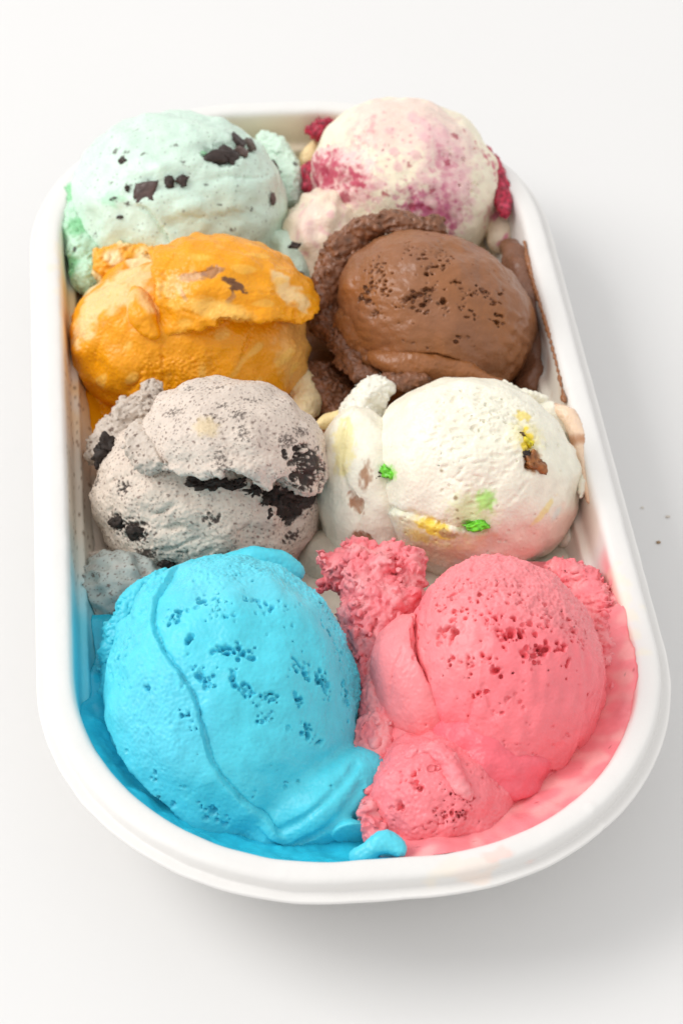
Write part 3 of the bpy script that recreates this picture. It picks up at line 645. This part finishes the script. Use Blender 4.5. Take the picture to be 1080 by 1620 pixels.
tube("side_fold", M['white'], T, [(838, 648, -.4, .25), (868, 660, -.5, .35), (892, 690, -.8, .42), (906, 735, -1.2, .42), (912, 790, -1.7, .45), (900, 850, -2.0, .5)], CO['white'], .03, lo=.06)
tube("torn_edge", M['white'], T, [(795, 612, .3, .12), (830, 627, .1, .17), (858, 633, -.1, .10)], CO['white'], .07, sc=.6)
tube("torn_edge", M['white'], T, [(915, 700, -.2, .08), (922, 745, -.3, .10), (919, 785, -.4, .05)], CO['white'], .04, sc=.6)
def wr(V): return np.array([.50, .25, .13]) + (np.array([.84, .62, .45]) - np.array([.50, .25, .13])) * sstep(-.6, .5, n3(V, .9, 63))[:, None]
tube("caramel_streak", M['candy'], T, [(878, 646, -.2, .12), (900, 660, -.15, .2), (913, 690, -.2, .22), (922, 730, -.25, .18), (930, 770, -.35, .1), (934, 795, -.4, .05)], Br, .02, colfn=wr)

# ================================================================== COOKIES
T = scoop("ice_cream_scoop", "greyish speckled cookies and cream scoop with dark cookie pieces in a deep split", 328, 775)
def spk(l, amt=1.0):
    s1 = sstep(1.0, 1.25, l.noise(.13, 31)) + sstep(1.15, 1.4, l.noise(.085, 32)) + sstep(.95, 1.25, l.noise(.2, 33) + .35 * l.noise(.07, 34))
    l.paint(np.clip(s1, 0, 1), (.13, .07, .055), .82 * amt)
    l.paint(sstep(.5, 1.3, l.noise(.9, 35)), (.52, .44, .39), .35)
d = Lobe(328, 790, -1.2, 3.16, 2.62, 2.4, -4, CO['cookie'])
d.H += .05 * d.noise(1.4, 41) + .015 * d.noise(.45, 42)
d.H -= .07 * sstep(.6, 1.2, d.noise(.5, 43, R_(35), 2.2))* d.region([(170, 760), (300, 770), (400, 800), (420, 880), (300, 900), (180, 880)], .6)
spk(d)
for (x_, y_, r_, a_) in ((182, 828, .30, 1.1), (209, 842, .40, 1.1), (149, 764, .20, .8), (194, 771, .16, 1), (233, 876, .35, 1.8), (265, 896, .32, 1.4), (342, 884, .2, 1.8), (336, 822, .12, 1.5), (150, 868, .22, 1.5), (292, 876, .16, 1.6), (322, 898, .2, 1), (463, 850, .3, 2.2)):
    m = d.disc(x_, y_, r_, .12, .16, .2, a_, 20); m = m * sstep(-1.3, -.9, d.noise(.08, 46)); d.paint(m, (.035, .022, .018), .95); d.H -= m * .05; d.Rg += m * .045
m = d.region([(400, 765), (440, 770), (505, 760), (505, 790), (480, 810), (460, 828), (430, 800)], .1, .13, .3); d.paint(m, (.03, .02, .017), .97); d.Rg += m * .09; d.H -= m * .05
d.paint(d.disc(480, 880, 1.1, 1.0), (.75, .42, .38), .45); d.paint(d.disc(300, 880, .8, .7), (.55, .62, .56), .3)
d.build("lower_fold", M['cookie'], T, lo=.04, grain=.012)
u = Lobe(368, 716, .55, 2.6, 2.0, 2.3, -14, (.68, .58, .50))
u.ledge([(190, 690), (215, 705), (238, 728), (258, 746), (280, 752), (305, 757), (330, 757), (353, 751), (378, 748), (398, 760), (412, 774), (432, 776), (445, 760), (470, 778), (495, 782), (530, 765)], 1.3, .05, .05, side=1, lip=.10)
u.H += .04 * u.noise(1.2, 44) + .006 * u.noise(.4, 45)
spk(u, .9)
for (x_, y_, r_, a_) in ((272, 651, .17, 1.2), (352, 640, .16, 1.8), (377, 656, .20, 1.5), (455, 697, .24, 1.2), (476, 683, .24, 1.4), (345, 612, .2, 3), (337, 660, .1, 1), (400, 630, .12, 2), (300, 615, .12, 2), (383, 686, .10, .6), (350, 730, .12, .5)):
    u.paint(u.disc(x_, y_, r_ * .9, .14, .14, .16, a_, 20) * sstep(-.9, -.2, u.noise(.07, 47)), (.05, .032, .026), .85)
m = u.region([(462, 722), (480, 705), (505, 715), (516, 745), (500, 770), (470, 768)], .1, .26, .4); m = m * sstep(-1.1, -.6, u.noise(.18, 48)); u.paint(m, (.035, .024, .02), .96); u.Rg += m * .14; u.H -= m * .08
u.paint(u.disc(326, 675, .30, .25, .06), (.70, .55, .32), .7)
u.G += u.disc(400, 720, 1.0, .8) * .006
u.build("upper_fold", M['cookie'], T, lo=.04, grain=.008)
def ck(V):
    a = np.tile(np.array([.58, .50, .43]), (len(V), 1)); s1 = np.clip(sstep(.85, 1.15, n3(V, .14, 71)) + sstep(1.0, 1.3, n3(V, .22, 72)), 0, 1)[:, None]; return a + (np.array([.12, .07, .05]) - a) * s1 * .85
tube("rough_edge", M['cookie'], T, [(240, 628, -.2, .34), (225, 645, -.3, .42), (205, 668, -.5, .45), (175, 690, -.8, .45), (155, 715, -1.1, .38)], None, .14, colfn=ck, sc=.7)
tube("rough_edge", M['cookie'], T, [(212, 678, .0, .3), (222, 705, .0, .36), (238, 728, .05, .3), (262, 742, .0, .18)], None, .12, colfn=ck, sc=.7, on=u)
tube("rough_edge", M['cookie'], T, [(150, 890, -1.9, .3), (175, 905, -1.9, .35), (215, 925, -1.9, .4), (240, 935, -1.9, .3)], None, .12, colfn=ck, sc=.7)
tube("torn_edge", M['cookie'], T, [(372, 776, -.3, .12), (395, 780, -.15, .2), (418, 780, -.15, .12)], None, .09, colfn=ck, sc=.6)
dk = (.032, .022, .018)
chunk(d, "cookie_piece", M['cookiebit'], T, 156, 716, .75, .55, dk, 35, .7, .1, .3, .2, 11, 0, 16)
chunk(d, "cookie_piece", M['cookiebit'], T, 172, 705, .5, .45, dk, 0, .7, .05, .35, .2, 12, 0, 16)
for i, (x_, y_, w_, h_, an) in enumerate([(310, 764, .5, .22, 0), (330, 768, .45, .3, 20), (352, 766, .55, .3, -10), (378, 765, .5, .28, 15), (402, 776, .4, .3, 0), (425, 785, .5, .35, 30), (500, 765, .4, .5, 0)]):
    chunk(d, "cookie_piece", M['cookiebit'], T, x_, y_, w_, h_, dk, an, .5, .1, .4, .1, 70 + i, 0, 12)
chunk(d, "cookie_piece", M['cookiebit'], T, 460, 785, 1.3, .9, dk, 15, .55, .35, .4, .2, 14, 0, 20)
chunk(d, "cookie_piece", M['cookiebit'], T, 183, 827, .42, .36, dk, 0, .3, .4, .3, .2, 16)
chunk(d, "cookie_piece", M['cookiebit'], T, 210, 842, .55, .42, dk, -20, .3, .4, .3, .2, 17)
chunk(d, "cookie_piece", M['cookiebit'], T, 264, 896, .42, .3, dk, -20, .3, .4, .3, .2, 18)
l = Lobe(190, 945, -2.1, 1.6, 1.2, 1.0, 0, (.42, .45, .42)); spk(l); l.H += .05 * l.noise(.6, 4); l.build("lower_fold", M['cookie'], T)

# ================================================================== ORANGE
T = scoop("ice_cream_scoop", "mango orange ice cream scoop with cream swirls and an overhanging folded cap", 300, 530)
OR, CR = CO['orange'], (.88, .70, .38)
d = Lobe(298, 548, -1.15, 3.55, 2.55, 2.5, -3, OR)
d.H += .05 * d.noise(1.4, 51) + .008 * d.noise(.45, 52, R_(60), 2)
d.groove([(228, 578), (215, 605), (200, 620)], .10, .06, .04); d.groove([(400, 520), (390, 545), (383, 570)], .08, .05, .04); d.groove([(255, 535), (256, 570), (257, 600)], .06, .04); d.groove([(165, 520), (150, 560), (140, 590)], .05, .06, .03)
d.paint(d.region([(110, 540), (120, 500), (160, 450), (220, 420), (240, 440), (200, 480), (160, 500), (135, 540)], .5, .2, .7), CR, .62)
d.paint(d.region([(440, 500), (490, 510), (490, 590), (460, 620), (440, 570)], .5, .15), (.86, .56, .22), .5)
d.paint(sstep(.7, 1.2, d.noise(.8, 53, R_(70), 2.)), (.88, .58, .14), .5); d.paint(sstep(.7, 1.3, d.noise(.5, 54)), (.82, .34, .01), .4)
m = d.region([(215, 560), (330, 560), (340, 600), (240, 620)], .5); d.Rg += m * .02; d.G += m * .01
d.build("lower_fold", M['orange'], T, lo=.05, grain=.008)
u = Lobe(358, 482, .3, 2.75, 2.0, 2.3, -13, OR)
u.ledge([(225, 380), (240, 430), (246, 475), (251, 510), (258, 533), (285, 528), (308, 526), (340, 515), (362, 507), (400, 510), (430, 508), (460, 512), (482, 514), (500, 495)], 1.3, .05, .05, side=1, lip=.10)
u.H += .05 * u.noise(1.1, 55) + .007 * u.noise(.4, 56)
u.groove([(277, 400), (262, 430), (258, 470), (262, 500)], .09, .06, .03)
u.groove([(395, 465), (430, 462), (450, 470)], .06, .05, .06); u.groove([(270, 450), (285, 490), (320, 500)], .06, .05, .04)
u.groove([(300, 435), (320, 428), (345, 425), (335, 445)], .06, .04, .03); u.groove([(358, 445), (372, 452), (365, 475)], .05, .04, .03)
u.paint(u.region([(435, 425), (470, 455), (490, 480), (480, 490), (452, 470), (438, 450)], .3, .14, .7), (.88, .66, .34), .75)
u.paint(sstep(.5, 1.2, u.noise(.6, 57, .3, 2.)), (.90, .50, .08), .6)
u.paint(u.disc(302, 437, .42, .2, .08, asp=2.4, ang=25), (.50, .30, .20), .7); u.paint(u.disc(335, 430, .35, .15, .07, asp=1.8, ang=50), (.30, .15, .10), .75)
u.paint(u.disc(370, 450, .34, .12, .08, asp=2, ang=-30), (.12, .045, .02), .95); u.paint(u.disc(365, 472, .2, .1, .05, asp=2.5, ang=70), (.35, .18, .10), .6)
u.paint(u.disc(285, 460, .4, .1, .05, asp=5, ang=-50), (.45, .28, .16), .6); u.paint(u.disc(345, 490, .8, .5, .1, asp=2.4), (.90, .58, .15), .6)
u.paint(u.disc(270, 452, .4, .3, .12), (.86, .60, .22), .6)
u.Rg += u.region([(430, 455), (485, 480), (490, 505), (450, 500)], .3) * .07
u.build("upper_fold", M['orange'], T, lo=.04, grain=.007)
def oc(V):
    a = np.tile(np.array([.88, .68, .36]), (len(V), 1)); m = sstep(-.3, .4, n3(V, .9, 81))[:, None]; return a + (np.array([.84, .40, .03]) - a) * m
tube("rough_edge", M['orange'], T, [(262, 405, .1, .25), (235, 402, -.1, .35), (200, 408, -.3, .4), (170, 418, -.5, .42), (165, 440, -.8, .3)], None, .12, colfn=oc, sc=.7)
def orc(V):
    a = np.tile(np.array(CR), (len(V), 1)); m = sstep(-.2, .3, n3(V, 1.3, 82))[:, None]; return a + (np.array(OR) - a) * m
tube("side_fold", M['orange'], T, [(240, 418, .0, .2), (215, 428, -.2, .3), (190, 448, -.5, .4), (160, 475, -.9, .45), (132, 512, -1.4, .38), (118, 545, -1.8, .25)], None, .03, colfn=orc, lo=.07)
tube("folded_flap", M['orange'], T, [(212, 458, .0, .12), (218, 480, .0, .3), (228, 505, .02, .34), (243, 530, .05, .1)], None, .03, on=d, colfn=lambda V: orc(V) * .5 + np.array(OR) * .5, lo=.06)
tube("torn_edge", M['orange'], T, [(325, 522, .0, .12), (345, 517, .05, .17), (365, 508, .1, .12)], None, .09, colfn=oc, sc=.5)
tube("rough_edge", M['orange'], T, [(150, 640, -2.3, .3), (165, 655, -2.3, .3), (180, 660, -2.4, .25)], OR, .12, sc=.7)
tube("side_fold", M['orange'], T, [(470, 600, -1.9, .45), (485, 630, -2.0, .4), (480, 650, -1.9, .35)], (.86, .70, .42), .05)

# ================================================================== CHOCOLATE
T = scoop("ice_cream_scoop", "brown chocolate ice cream scoop with pitted smooth dome and a crumbly raised collar", 670, 500)
c = Lobe(690, 496, -.55, 3.05, 2.32, 2.75, -24, CO['choc'])
c.H += .03 * c.noise(1.3, 61) + .01 * c.noise(.4, 62) + .012 * c.noise(.35, 63, R_(30), 2) * c.region([(540, 500), (600, 480), (700, 540), (700, 570), (580, 550)], .8)
c.step([(556, 530), (590, 552), (640, 556), (690, 557), (735, 572), (770, 600), (800, 612)], .22, 1.0, .03, .1, .08, rag=.01)
m = c.region([(800, 480), (840, 520), (835, 560), (800, 600), (790, 560)], .6); c.H += m * .04 * c.noise(.5, 64)
for k, (ln, n_, sp, sz, an) in enumerate([([(640, 395), (650, 388)], 5, .05, .06, 40), ([(650, 410), (690, 395), (700, 415)], 28, .14, .06, 35), ([(590, 425), (600, 420), (580, 450)], 12, .08, .055, 45), ([(610, 430), (605, 450), (615, 462)], 20, .07, .07, 60), ([(570, 470), (585, 460), (575, 490)], 14, .08, .065, 45), ([(595, 490), (600, 500)], 12, .08, .06, 50), ([(630, 485), (645, 472), (655, 462)], 16, .05, .07, 40), ([(660, 485), (675, 465), (690, 448)], 20, .08, .07, 55), ([(668, 440), (690, 425), (715, 418)], 18, .06, .06, 30), ([(718, 445), (725, 458)], 8, .05, .075, 0), ([(705, 475), (712, 495)], 7, .06, .085, 60), ([(730, 475), (755, 462), (768, 458)], 16, .06, .075, 25), ([(725, 490), (735, 483)], 6, .05, .075, 0), ([(745, 502), (750, 500)], 3, .04, .07, 0), ([(775, 482), (790, 462)], 7, .07, .065, 20), ([(775, 505), (795, 500)], 7, .08, .08, 0), ([(640, 540), (670, 545)], 3, .08, .06, 0), ([(710, 525), (757, 550)], 4, .08, .06, 0), ([(630, 400), (700, 380)], 14, .25, .035, 30), ([(560, 440), (640, 520)], 16, .4, .035, 30), ([(740, 420), (800, 440)], 8, .2, .035, 0), ([(575, 430), (600, 405)], 8, .1, .045, 50)]):
    c.pits(ln, int(n_ * 1.0), sp * 1.35, sz * .72, an, .10, 120 + k, 1.6)
c.paint(c.P, (.13, .045, .02), .6); c.paint(c.noise(2.2, 65) * .5 + .5, (.25, .108, .056), .5)  # pit shade painted in as darker brown, then a random broad tone
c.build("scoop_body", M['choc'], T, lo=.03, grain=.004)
def cc(V): return np.array([.21, .085, .04]) * (1 + .25 * n3(V, .3, 91))[:, None]
tube("raised_collar", M['choc'], T, [(708, 368, .95, .13), (675, 355, 1.15, .22), (640, 350, 1.2, .26), (605, 353, 1.1, .3), (575, 366, .9, .34), (550, 385, .6, .40), (532, 410, .2, .44), (520, 445, -.2, .42), (508, 478, -.6, .36), (495, 490, -.9, .2)], None, .13, colfn=cc, sc=.9)
tube("raised_collar", M['choc'], T, [(565, 395, -.2, .55), (540, 430, -.5, .6), (525, 475, -.9, .6), (515, 515, -1.1, .5)], None, .13, colfn=cc, sc=.9)
d = Lobe(622, 545, -1.25, 2.0, 1.5, 1.7, -30, CO['choc']); d.H += .04 * d.noise(.8, 3); d.Rg += d.region([(490, 500), (540, 520), (600, 580), (560, 620), (500, 600)], .5) * .10
d.build("lower_fold", M['choc'], T, lo=.05)
tube("rough_edge", M['choc'], T, [(530, 525, -.9, .3), (548, 560, -.9, .3), (570, 590, -1.0, .28), (605, 605, -.9, .22)], None, .15, colfn=cc, sc=.6)
tube("rough_edge", M['choc'], T, [(505, 600, -2.0, .5), (520, 625, -2.1, .55), (540, 650, -2.2, .5)], None, .2, colfn=cc, sc=.7)
tube("folded_flap", M['choc'], T, [(588, 565, -.45, .2), (630, 576, -.3, .36), (680, 577, -.2, .40), (725, 585, -.25, .3), (760, 598, -.3, .18), (800, 610, -.5, .1)], CO['choc'], .03, lo=.04)
tube("rough_edge", M['choc'], T, [(610, 602, -.4, .2), (640, 606, -.4, .2), (670, 600, -.3, .18)], None, .1, colfn=cc, sc=.5)
tube("melted_edge", M['choc'], T, [(800, 388, -.9, .12), (815, 408, -.9, .4), (828, 440, -.9, .6), (838, 480, -1.0, .62), (845, 525, -1.2, .55), (848, 570, -1.5, .5), (842, 615, -1.8, .5)], (.2, .085, .045), .02, lo=.08)
o = tube("chocolate_smear", M['choc'], None, [(829, 382, -.1, .04), (838, 418, -.25, .07), (848, 455, -.3, .08), (858, 492, -.2, .05), (869, 530, -.15, .045), (880, 575, -.15, .05), (889, 618, -.15, .04), (893, 634, -.12, .06)], (.30, .12, .045), .02, h=.03, sc=1.1)
o["label"] = "thin brown chocolate smear along the inner right rim of the tub"; o["category"] = "smear"

# ================================================================== MINT
T = scoop("ice_cream_scoop", "pale mint green ice cream scoop with dark chocolate chips, back left corner", 290, 335)
c = Lobe(283, 333, -.75, 3.42, 3.08, 3.2, -8, CO['mint'])
c.H += .05 * c.noise(1.5, 71) + .008 * c.noise(.5, 72)
MW = (.66, .82, .70)
c.paint(sstep(-.2, 1, c.noise(1.5, 73)), MW, .6); c.paint(c.region([(130, 330), (200, 320), (280, 385), (250, 420), (140, 420)], .4, .1), (.66, .80, .68), .6)
c.paint(c.disc(350, 345, .8, .7, .2), (.70, .76, .60), .2); c.paint(c.disc(440, 300, .5, .5, .2), (.62, .62, .50), .4); c.paint(c.disc(310, 375, .5, .3, .1, asp=2), (.66, .68, .56), .25)
c.step([(215, 320), (235, 332), (255, 358), (275, 386), (285, 400)], .09, .7, .03, .08, .06, rag=.01, side=1)
c.groove([(425, 250), (438, 280), (445, 330), (440, 380)], .06, .10)
c.groove([(330, 285), (360, 278), (400, 282), (430, 275)], .05, .07, .04); c.groove([(260, 330), (320, 345), (380, 335), (420, 345)], .04, .08, .05); c.H += .03 * c.noise(.7, 74, .5, 2.) * c.disc(300, 300, 2.2, 2)
c.paint(sstep(1.25, 1.45, c.noise(.16, 75)), (.08, .05, .04), .7)
c.Rg += c.region([(320, 235), (370, 205), (410, 225), (405, 250), (375, 262), (345, 255)], .2, .1) * .06
c.H -= c.region([(322, 245), (350, 225), (385, 228), (400, 240), (370, 258), (345, 258)], .15, .1) * .12
g = np.random.default_rng(5)
for (x_, y_, r_, a_, an) in ((193, 250, .12, 1.5, 60), (183, 240, .10, 1, 0), (200, 241, .08, 2, 20), (227, 244, .12, 3.5, 35), (215, 204, .09, 3, 50), (277, 229, .06, 1, 0), (201, 296, .08, 1, 0), (182, 315, .12, 1.8, 0), (202, 322, .07, 1, 0), (174, 288, .05, 1, 0), (190, 343, .07, 1.6, 0), (326, 291, .05, 1, 0), (367, 363, .06, 1, 0), (405, 209, .07, 1, 0), (289, 257, .06, 1, 0), (431, 314, .12, .5, 0), (124, 381, .09, 1.4, -30), (149, 413, .07, 1, 0), (150, 370, .05, 1, 0), (347, 324, .04, 1, 0), (398, 330, .03, 1, 0), (235, 300, .1, 1, 0)):
    c.paint(c.disc(x_, y_, r_, .05, .05, .12, a_, an), (.06, .04, .03), .9)
c.paint(c.region([(195, 320), (170, 325), (160, 310), (185, 305)], .3, .1), (.30, .66, .40), .5); c.paint(c.disc(326, 240, .15, .1, .05), (.2, .55, .25), .8)
c.build("scoop_body", M['mint'], T, h=.042, lo=.05)
kk = (.045, .03, .026)
for i, (x_, y_, w_, h_, an, bx, cc_) in enumerate([(229, 303, .66, .58, 5, .85, (.085, .055, .05)), (345, 247, .8, .42, 15, .5, kk), (362, 243, .6, .5, -25, .5, kk), (376, 222, .5, .42, -20, .5, kk), (396, 228, .55, .32, -50, .6, (.10, .07, .055)), (383, 238, .4, .3, -20, .5, (.12, .08, .07)), (267, 287, .28, .36, 10, .6, kk), (288, 283, .3, .3, -20, .5, kk), (289, 290, .2, .2, 20, .5, kk), (194, 254, .26, .18, 20, .5, kk), (201, 298, .10, .18, 0, .5, kk), (182, 314, .3, .12, 5, .5, kk), (190, 343, .22, .10, 5, .5, kk), (124, 382, .2, .12, -35, .5, kk), (432, 314, .14, .36, 10, .5, (.14, .09, .08)), (448, 256, .4, .42, 20, .4, kk)]):
    chunk(c, "chocolate_chip", M['chocbit'], T, x_, y_, w_, h_, cc_, an, .22, .2, .15, bx, 30 + i, .04, 8)
def mg(V):
    a = np.tile(np.array([.52, .76, .58]), (len(V), 1)); m = sstep(-.2, .7, n3(V, 1.1, 95))[:, None]; a += (np.array([.22, .60, .28]) - a) * m * .8
    m = sstep(1.1, 1.35, n3(V, .5, 96))[:, None]; return a + (np.array(kk) - a) * m * .9
tube("rough_edge", M['mint'], T, [(168, 262, -.2, .25), (142, 280, -.2, .36), (122, 312, -.3, .42), (120, 350, -.4, .42), (130, 395, -.7, .5), (140, 440, -1.0, .5)], None, .10, colfn=mg, sc=.8)
def mw(V):
    a = np.tile(np.array(MW), (len(V), 1)); m = sstep(1.0, 1.3, n3(V, .4, 97))[:, None]; return a + (np.array(kk) - a) * m * .9
tube("rough_edge", M['mint'], T, [(418, 222, -.5, .3), (440, 242, -.7, .38), (456, 275, -.9, .38), (462, 310, -1.2, .36)], None, .09, colfn=mw, sc=.8)
tube("side_fold", M['mint'], T, [(435, 380, -.9, .3), (452, 390, -.9, .5), (468, 415, -1.1, .5), (478, 445, -1.5, .35)], MW, .02, lo=.05)
l = Lobe(465, 410, -.9, .6, .8, .6, 20, MW)
for i, (x_, y_, w_, h_) in enumerate([(473, 436, .26, .36), (466, 389, .3, .2)]): chunk(l, "chocolate_chip", M['chocbit'], T, x_, y_, w_, h_, kk, -10, .2, .0, .15, .5, 60 + i, .1, 8)

# ================================================================== BERRY
T = scoop("ice_cream_scoop", "cream ice cream scoop swirled with purple raspberry, back right corner", 640, 300)
c = Lobe(641, 292, -.6, 3.05, 2.72, 2.9, -18, CO['berry'])
c.H += .03 * c.noise(1.6, 81) + .006 * c.noise(.5, 82, R_(40), 1.6)
PU, MG = (.56, .09, .15), (.36, .02, .06)
lil = (.80, .52, .52)
c.paint(c.region([(650, 180), (700, 200), (740, 260), (745, 320), (725, 360), (660, 350), (650, 300), (690, 260)], .7, .25, .6), (.80, .46, .50), .75); c.paint(c.region([(480, 240), (540, 230), (590, 270), (580, 320), (500, 330)], .6, .2), (.82, .45, .50), .7)
c.paint(c.region([(560, 170), (680, 160), (760, 240), (700, 270), (640, 240), (560, 230)], .7, .3, .8), lil, .5)
c.paint(sstep(.35, 1.1, c.noise(.7, 83)) * c.disc(660, 270, 2.0, 1.5), (.76, .40, .45), .6)
for pts, a_, cl in (([(690, 230), (715, 255), (712, 290), (720, 320), (722, 350), (690, 360), (655, 330), (640, 300), (680, 320), (700, 290)], .8, (.66, .24, .32)), ([(640, 320), (680, 305), (715, 335), (718, 365), (680, 350), (645, 340)], .8, (.52, .10, .22)), ([(500, 250), (530, 240), (545, 265), (580, 275), (570, 300), (530, 290), (510, 320), (485, 315), (480, 290)], 1, PU), ([(555, 235), (575, 205), (600, 185), (590, 205), (570, 225)], .7, (.72, .32, .34)), ([(595, 270), (610, 300), (605, 310)], .6, lil), ([(760, 235), (775, 260), (790, 320), (800, 350), (795, 310), (780, 260)], 1, PU), ([(770, 330), (790, 340), (785, 360), (770, 350)], .6, PU)):
    c.paint(c.region(pts, .5, .28, .35) * sstep(-1.7, .25, c.noise(.55, 86, R_(-60), 2.2) + .35 * c.noise(.2, 87)), cl, a_)
for (x_, y_, r_) in ((720, 215, .14), (648, 261, .07), (683, 301, .09), (709, 256, .1), (610, 306, .09), (735, 205, .06), (652, 327, .12), (667, 325, .08), (680, 330, .08), (512, 270, .2), (525, 300, .15), (500, 290, .15), (545, 312, .2)): c.paint(c.disc(x_, y_, r_, .06, .05, .15), MG, .8)
c.Rg += c.region([(490, 240), (560, 250), (580, 290), (520, 325), (480, 310)], .3) * .06 + c.region([(640, 310), (720, 320), (720, 360), (650, 350)], .4) * .03
c.groove([(638, 285), (648, 300), (650, 325), (640, 345)], .08, .06, .05); c.groove([(560, 230), (575, 210), (595, 190)], .06, .07, .05); c.groove([(745, 300), (735, 330), (715, 350)], .06, .07, .05)
c.groove([(765, 225), (785, 270), (795, 320), (790, 370)], .12, .07, .02)
for k, (ln, n_, sp, sz) in enumerate([([(740, 290), (760, 300)], 14, .2, .05), ([(720, 240), (760, 230)], 14, .3, .04), ([(560, 200), (600, 250)], 8, .3, .04)]): c.pits(ln, n_, sp, sz, 40, .08, 150 + k, 1.6)
c.paint(sstep(.9, 1.3, c.noise(.25, 88)) * c.disc(680, 270, 2.0, 1.5), (.62, .2, .28), .6)
c.build("scoop_body", M['berry'], T, h=.042, lo=.05)
q = Lobe(505, 388, -1.2, 1.3, 1.75, 1.5, -12, (.90, .76, .60)); q.paint(sstep(.4, 1.1, q.noise(.5, 84)), (.80, .42, .46), .7); q.paint(q.disc(490, 350, .6, .5), (.84, .55, .56), .5)
q.H += .05 * q.noise(.8, 85); q.paint(q.noise(.8, 89) * .5 + .5, (.90, .80, .64), .5); q.build("side_fold", M['berry'], T, lo=.06)
def bc(V): return np.array([.38, .02, .05]) * (1 + .5 * n3(V, .2, 98))[:, None] + np.array([.14, .03, .05]) * sstep(.3, 1, n3(V, .35, 99))[:, None]
tube("raspberry_piece", M['berry'], T, [(500, 208, -.4, .22), (514, 203, -.3, .3), (524, 212, -.4, .2)], None, .12, colfn=bc, sc=.5)
tube("raspberry_piece", M['berry'], T, [(492, 270, -.8, .35), (500, 300, -.8, .4)], None, .08, colfn=bc, sc=.5)
tube("raspberry_piece", M['berry'], T, [(768, 240, .1, .2), (784, 275, .0, .26), (794, 305, -.1, .25), (797, 335, -.2, .2)], None, .07, colfn=bc, sc=.6)
tube("side_fold", M['berry'], T, [(497, 228, -.8, .12), (489, 245, -.9, .2), (482, 265, -1.2, .2)], (.88, .68, .38), .03)
def bcc(V): return np.array([.86, .72, .55]) + (np.array([.70, .25, .32]) - np.array([.86, .72, .55])) * sstep(.2, .8, n3(V, .6, 100))[:, None]
tube("side_fold", M['berry'], T, [(780, 290, -.8, .35), (790, 330, -1.0, .4), (790, 380, -1.3, .4)], None, .03, colfn=bcc)

# ------------------------------------------------------------------ crumbs on the table
CRM = plain("crumb", (.36, .24, .14), .8, .5, 900)
def crumb_bit(px, py, r, lab, cl):
    P = at(px, py, TABLE_Z + r * .4); g = np.random.default_rng(px)
    u = np.linspace(0, math.pi, 9); v = np.linspace(0, 2 * math.pi, 12, endpoint=False); V = []
    for a in u:
        for b_ in v: V.append((math.sin(a) * math.cos(b_), math.sin(a) * math.sin(b_) * .7, math.cos(a) * .55))
    V = np.array(V); V *= 1 + .35 * n3(V + px, 1.2, px % 7)[:, None]; V = P + V * r; n = 12
    F = [(i * n + j, (i + 1) * n + j, (i + 1) * n + (j + 1) % n, i * n + (j + 1) % n) for i in range(8) for j in range(n)]
    m = CRM if cl is None else plain("pale_crumb", cl, .8, .3, 900)
    o = mesh_obj("crumb", V, np.array(F), m, None, origin=P); o["label"] = lab; o["category"] = "crumb"; o["group"] = "crumbs on the table"
crumb_bit(1041, 858, .07, "brownish crumb on the white table right of the tub, darkest of three", None)
crumb_bit(1016, 803, .05, "faint pale crumb on the table nearest the tub's right rim", (.72, .68, .62))
crumb_bit(1056, 817, .06, "faint tan crumb on the table near the right edge of the picture", (.66, .60, .53))

finalize()
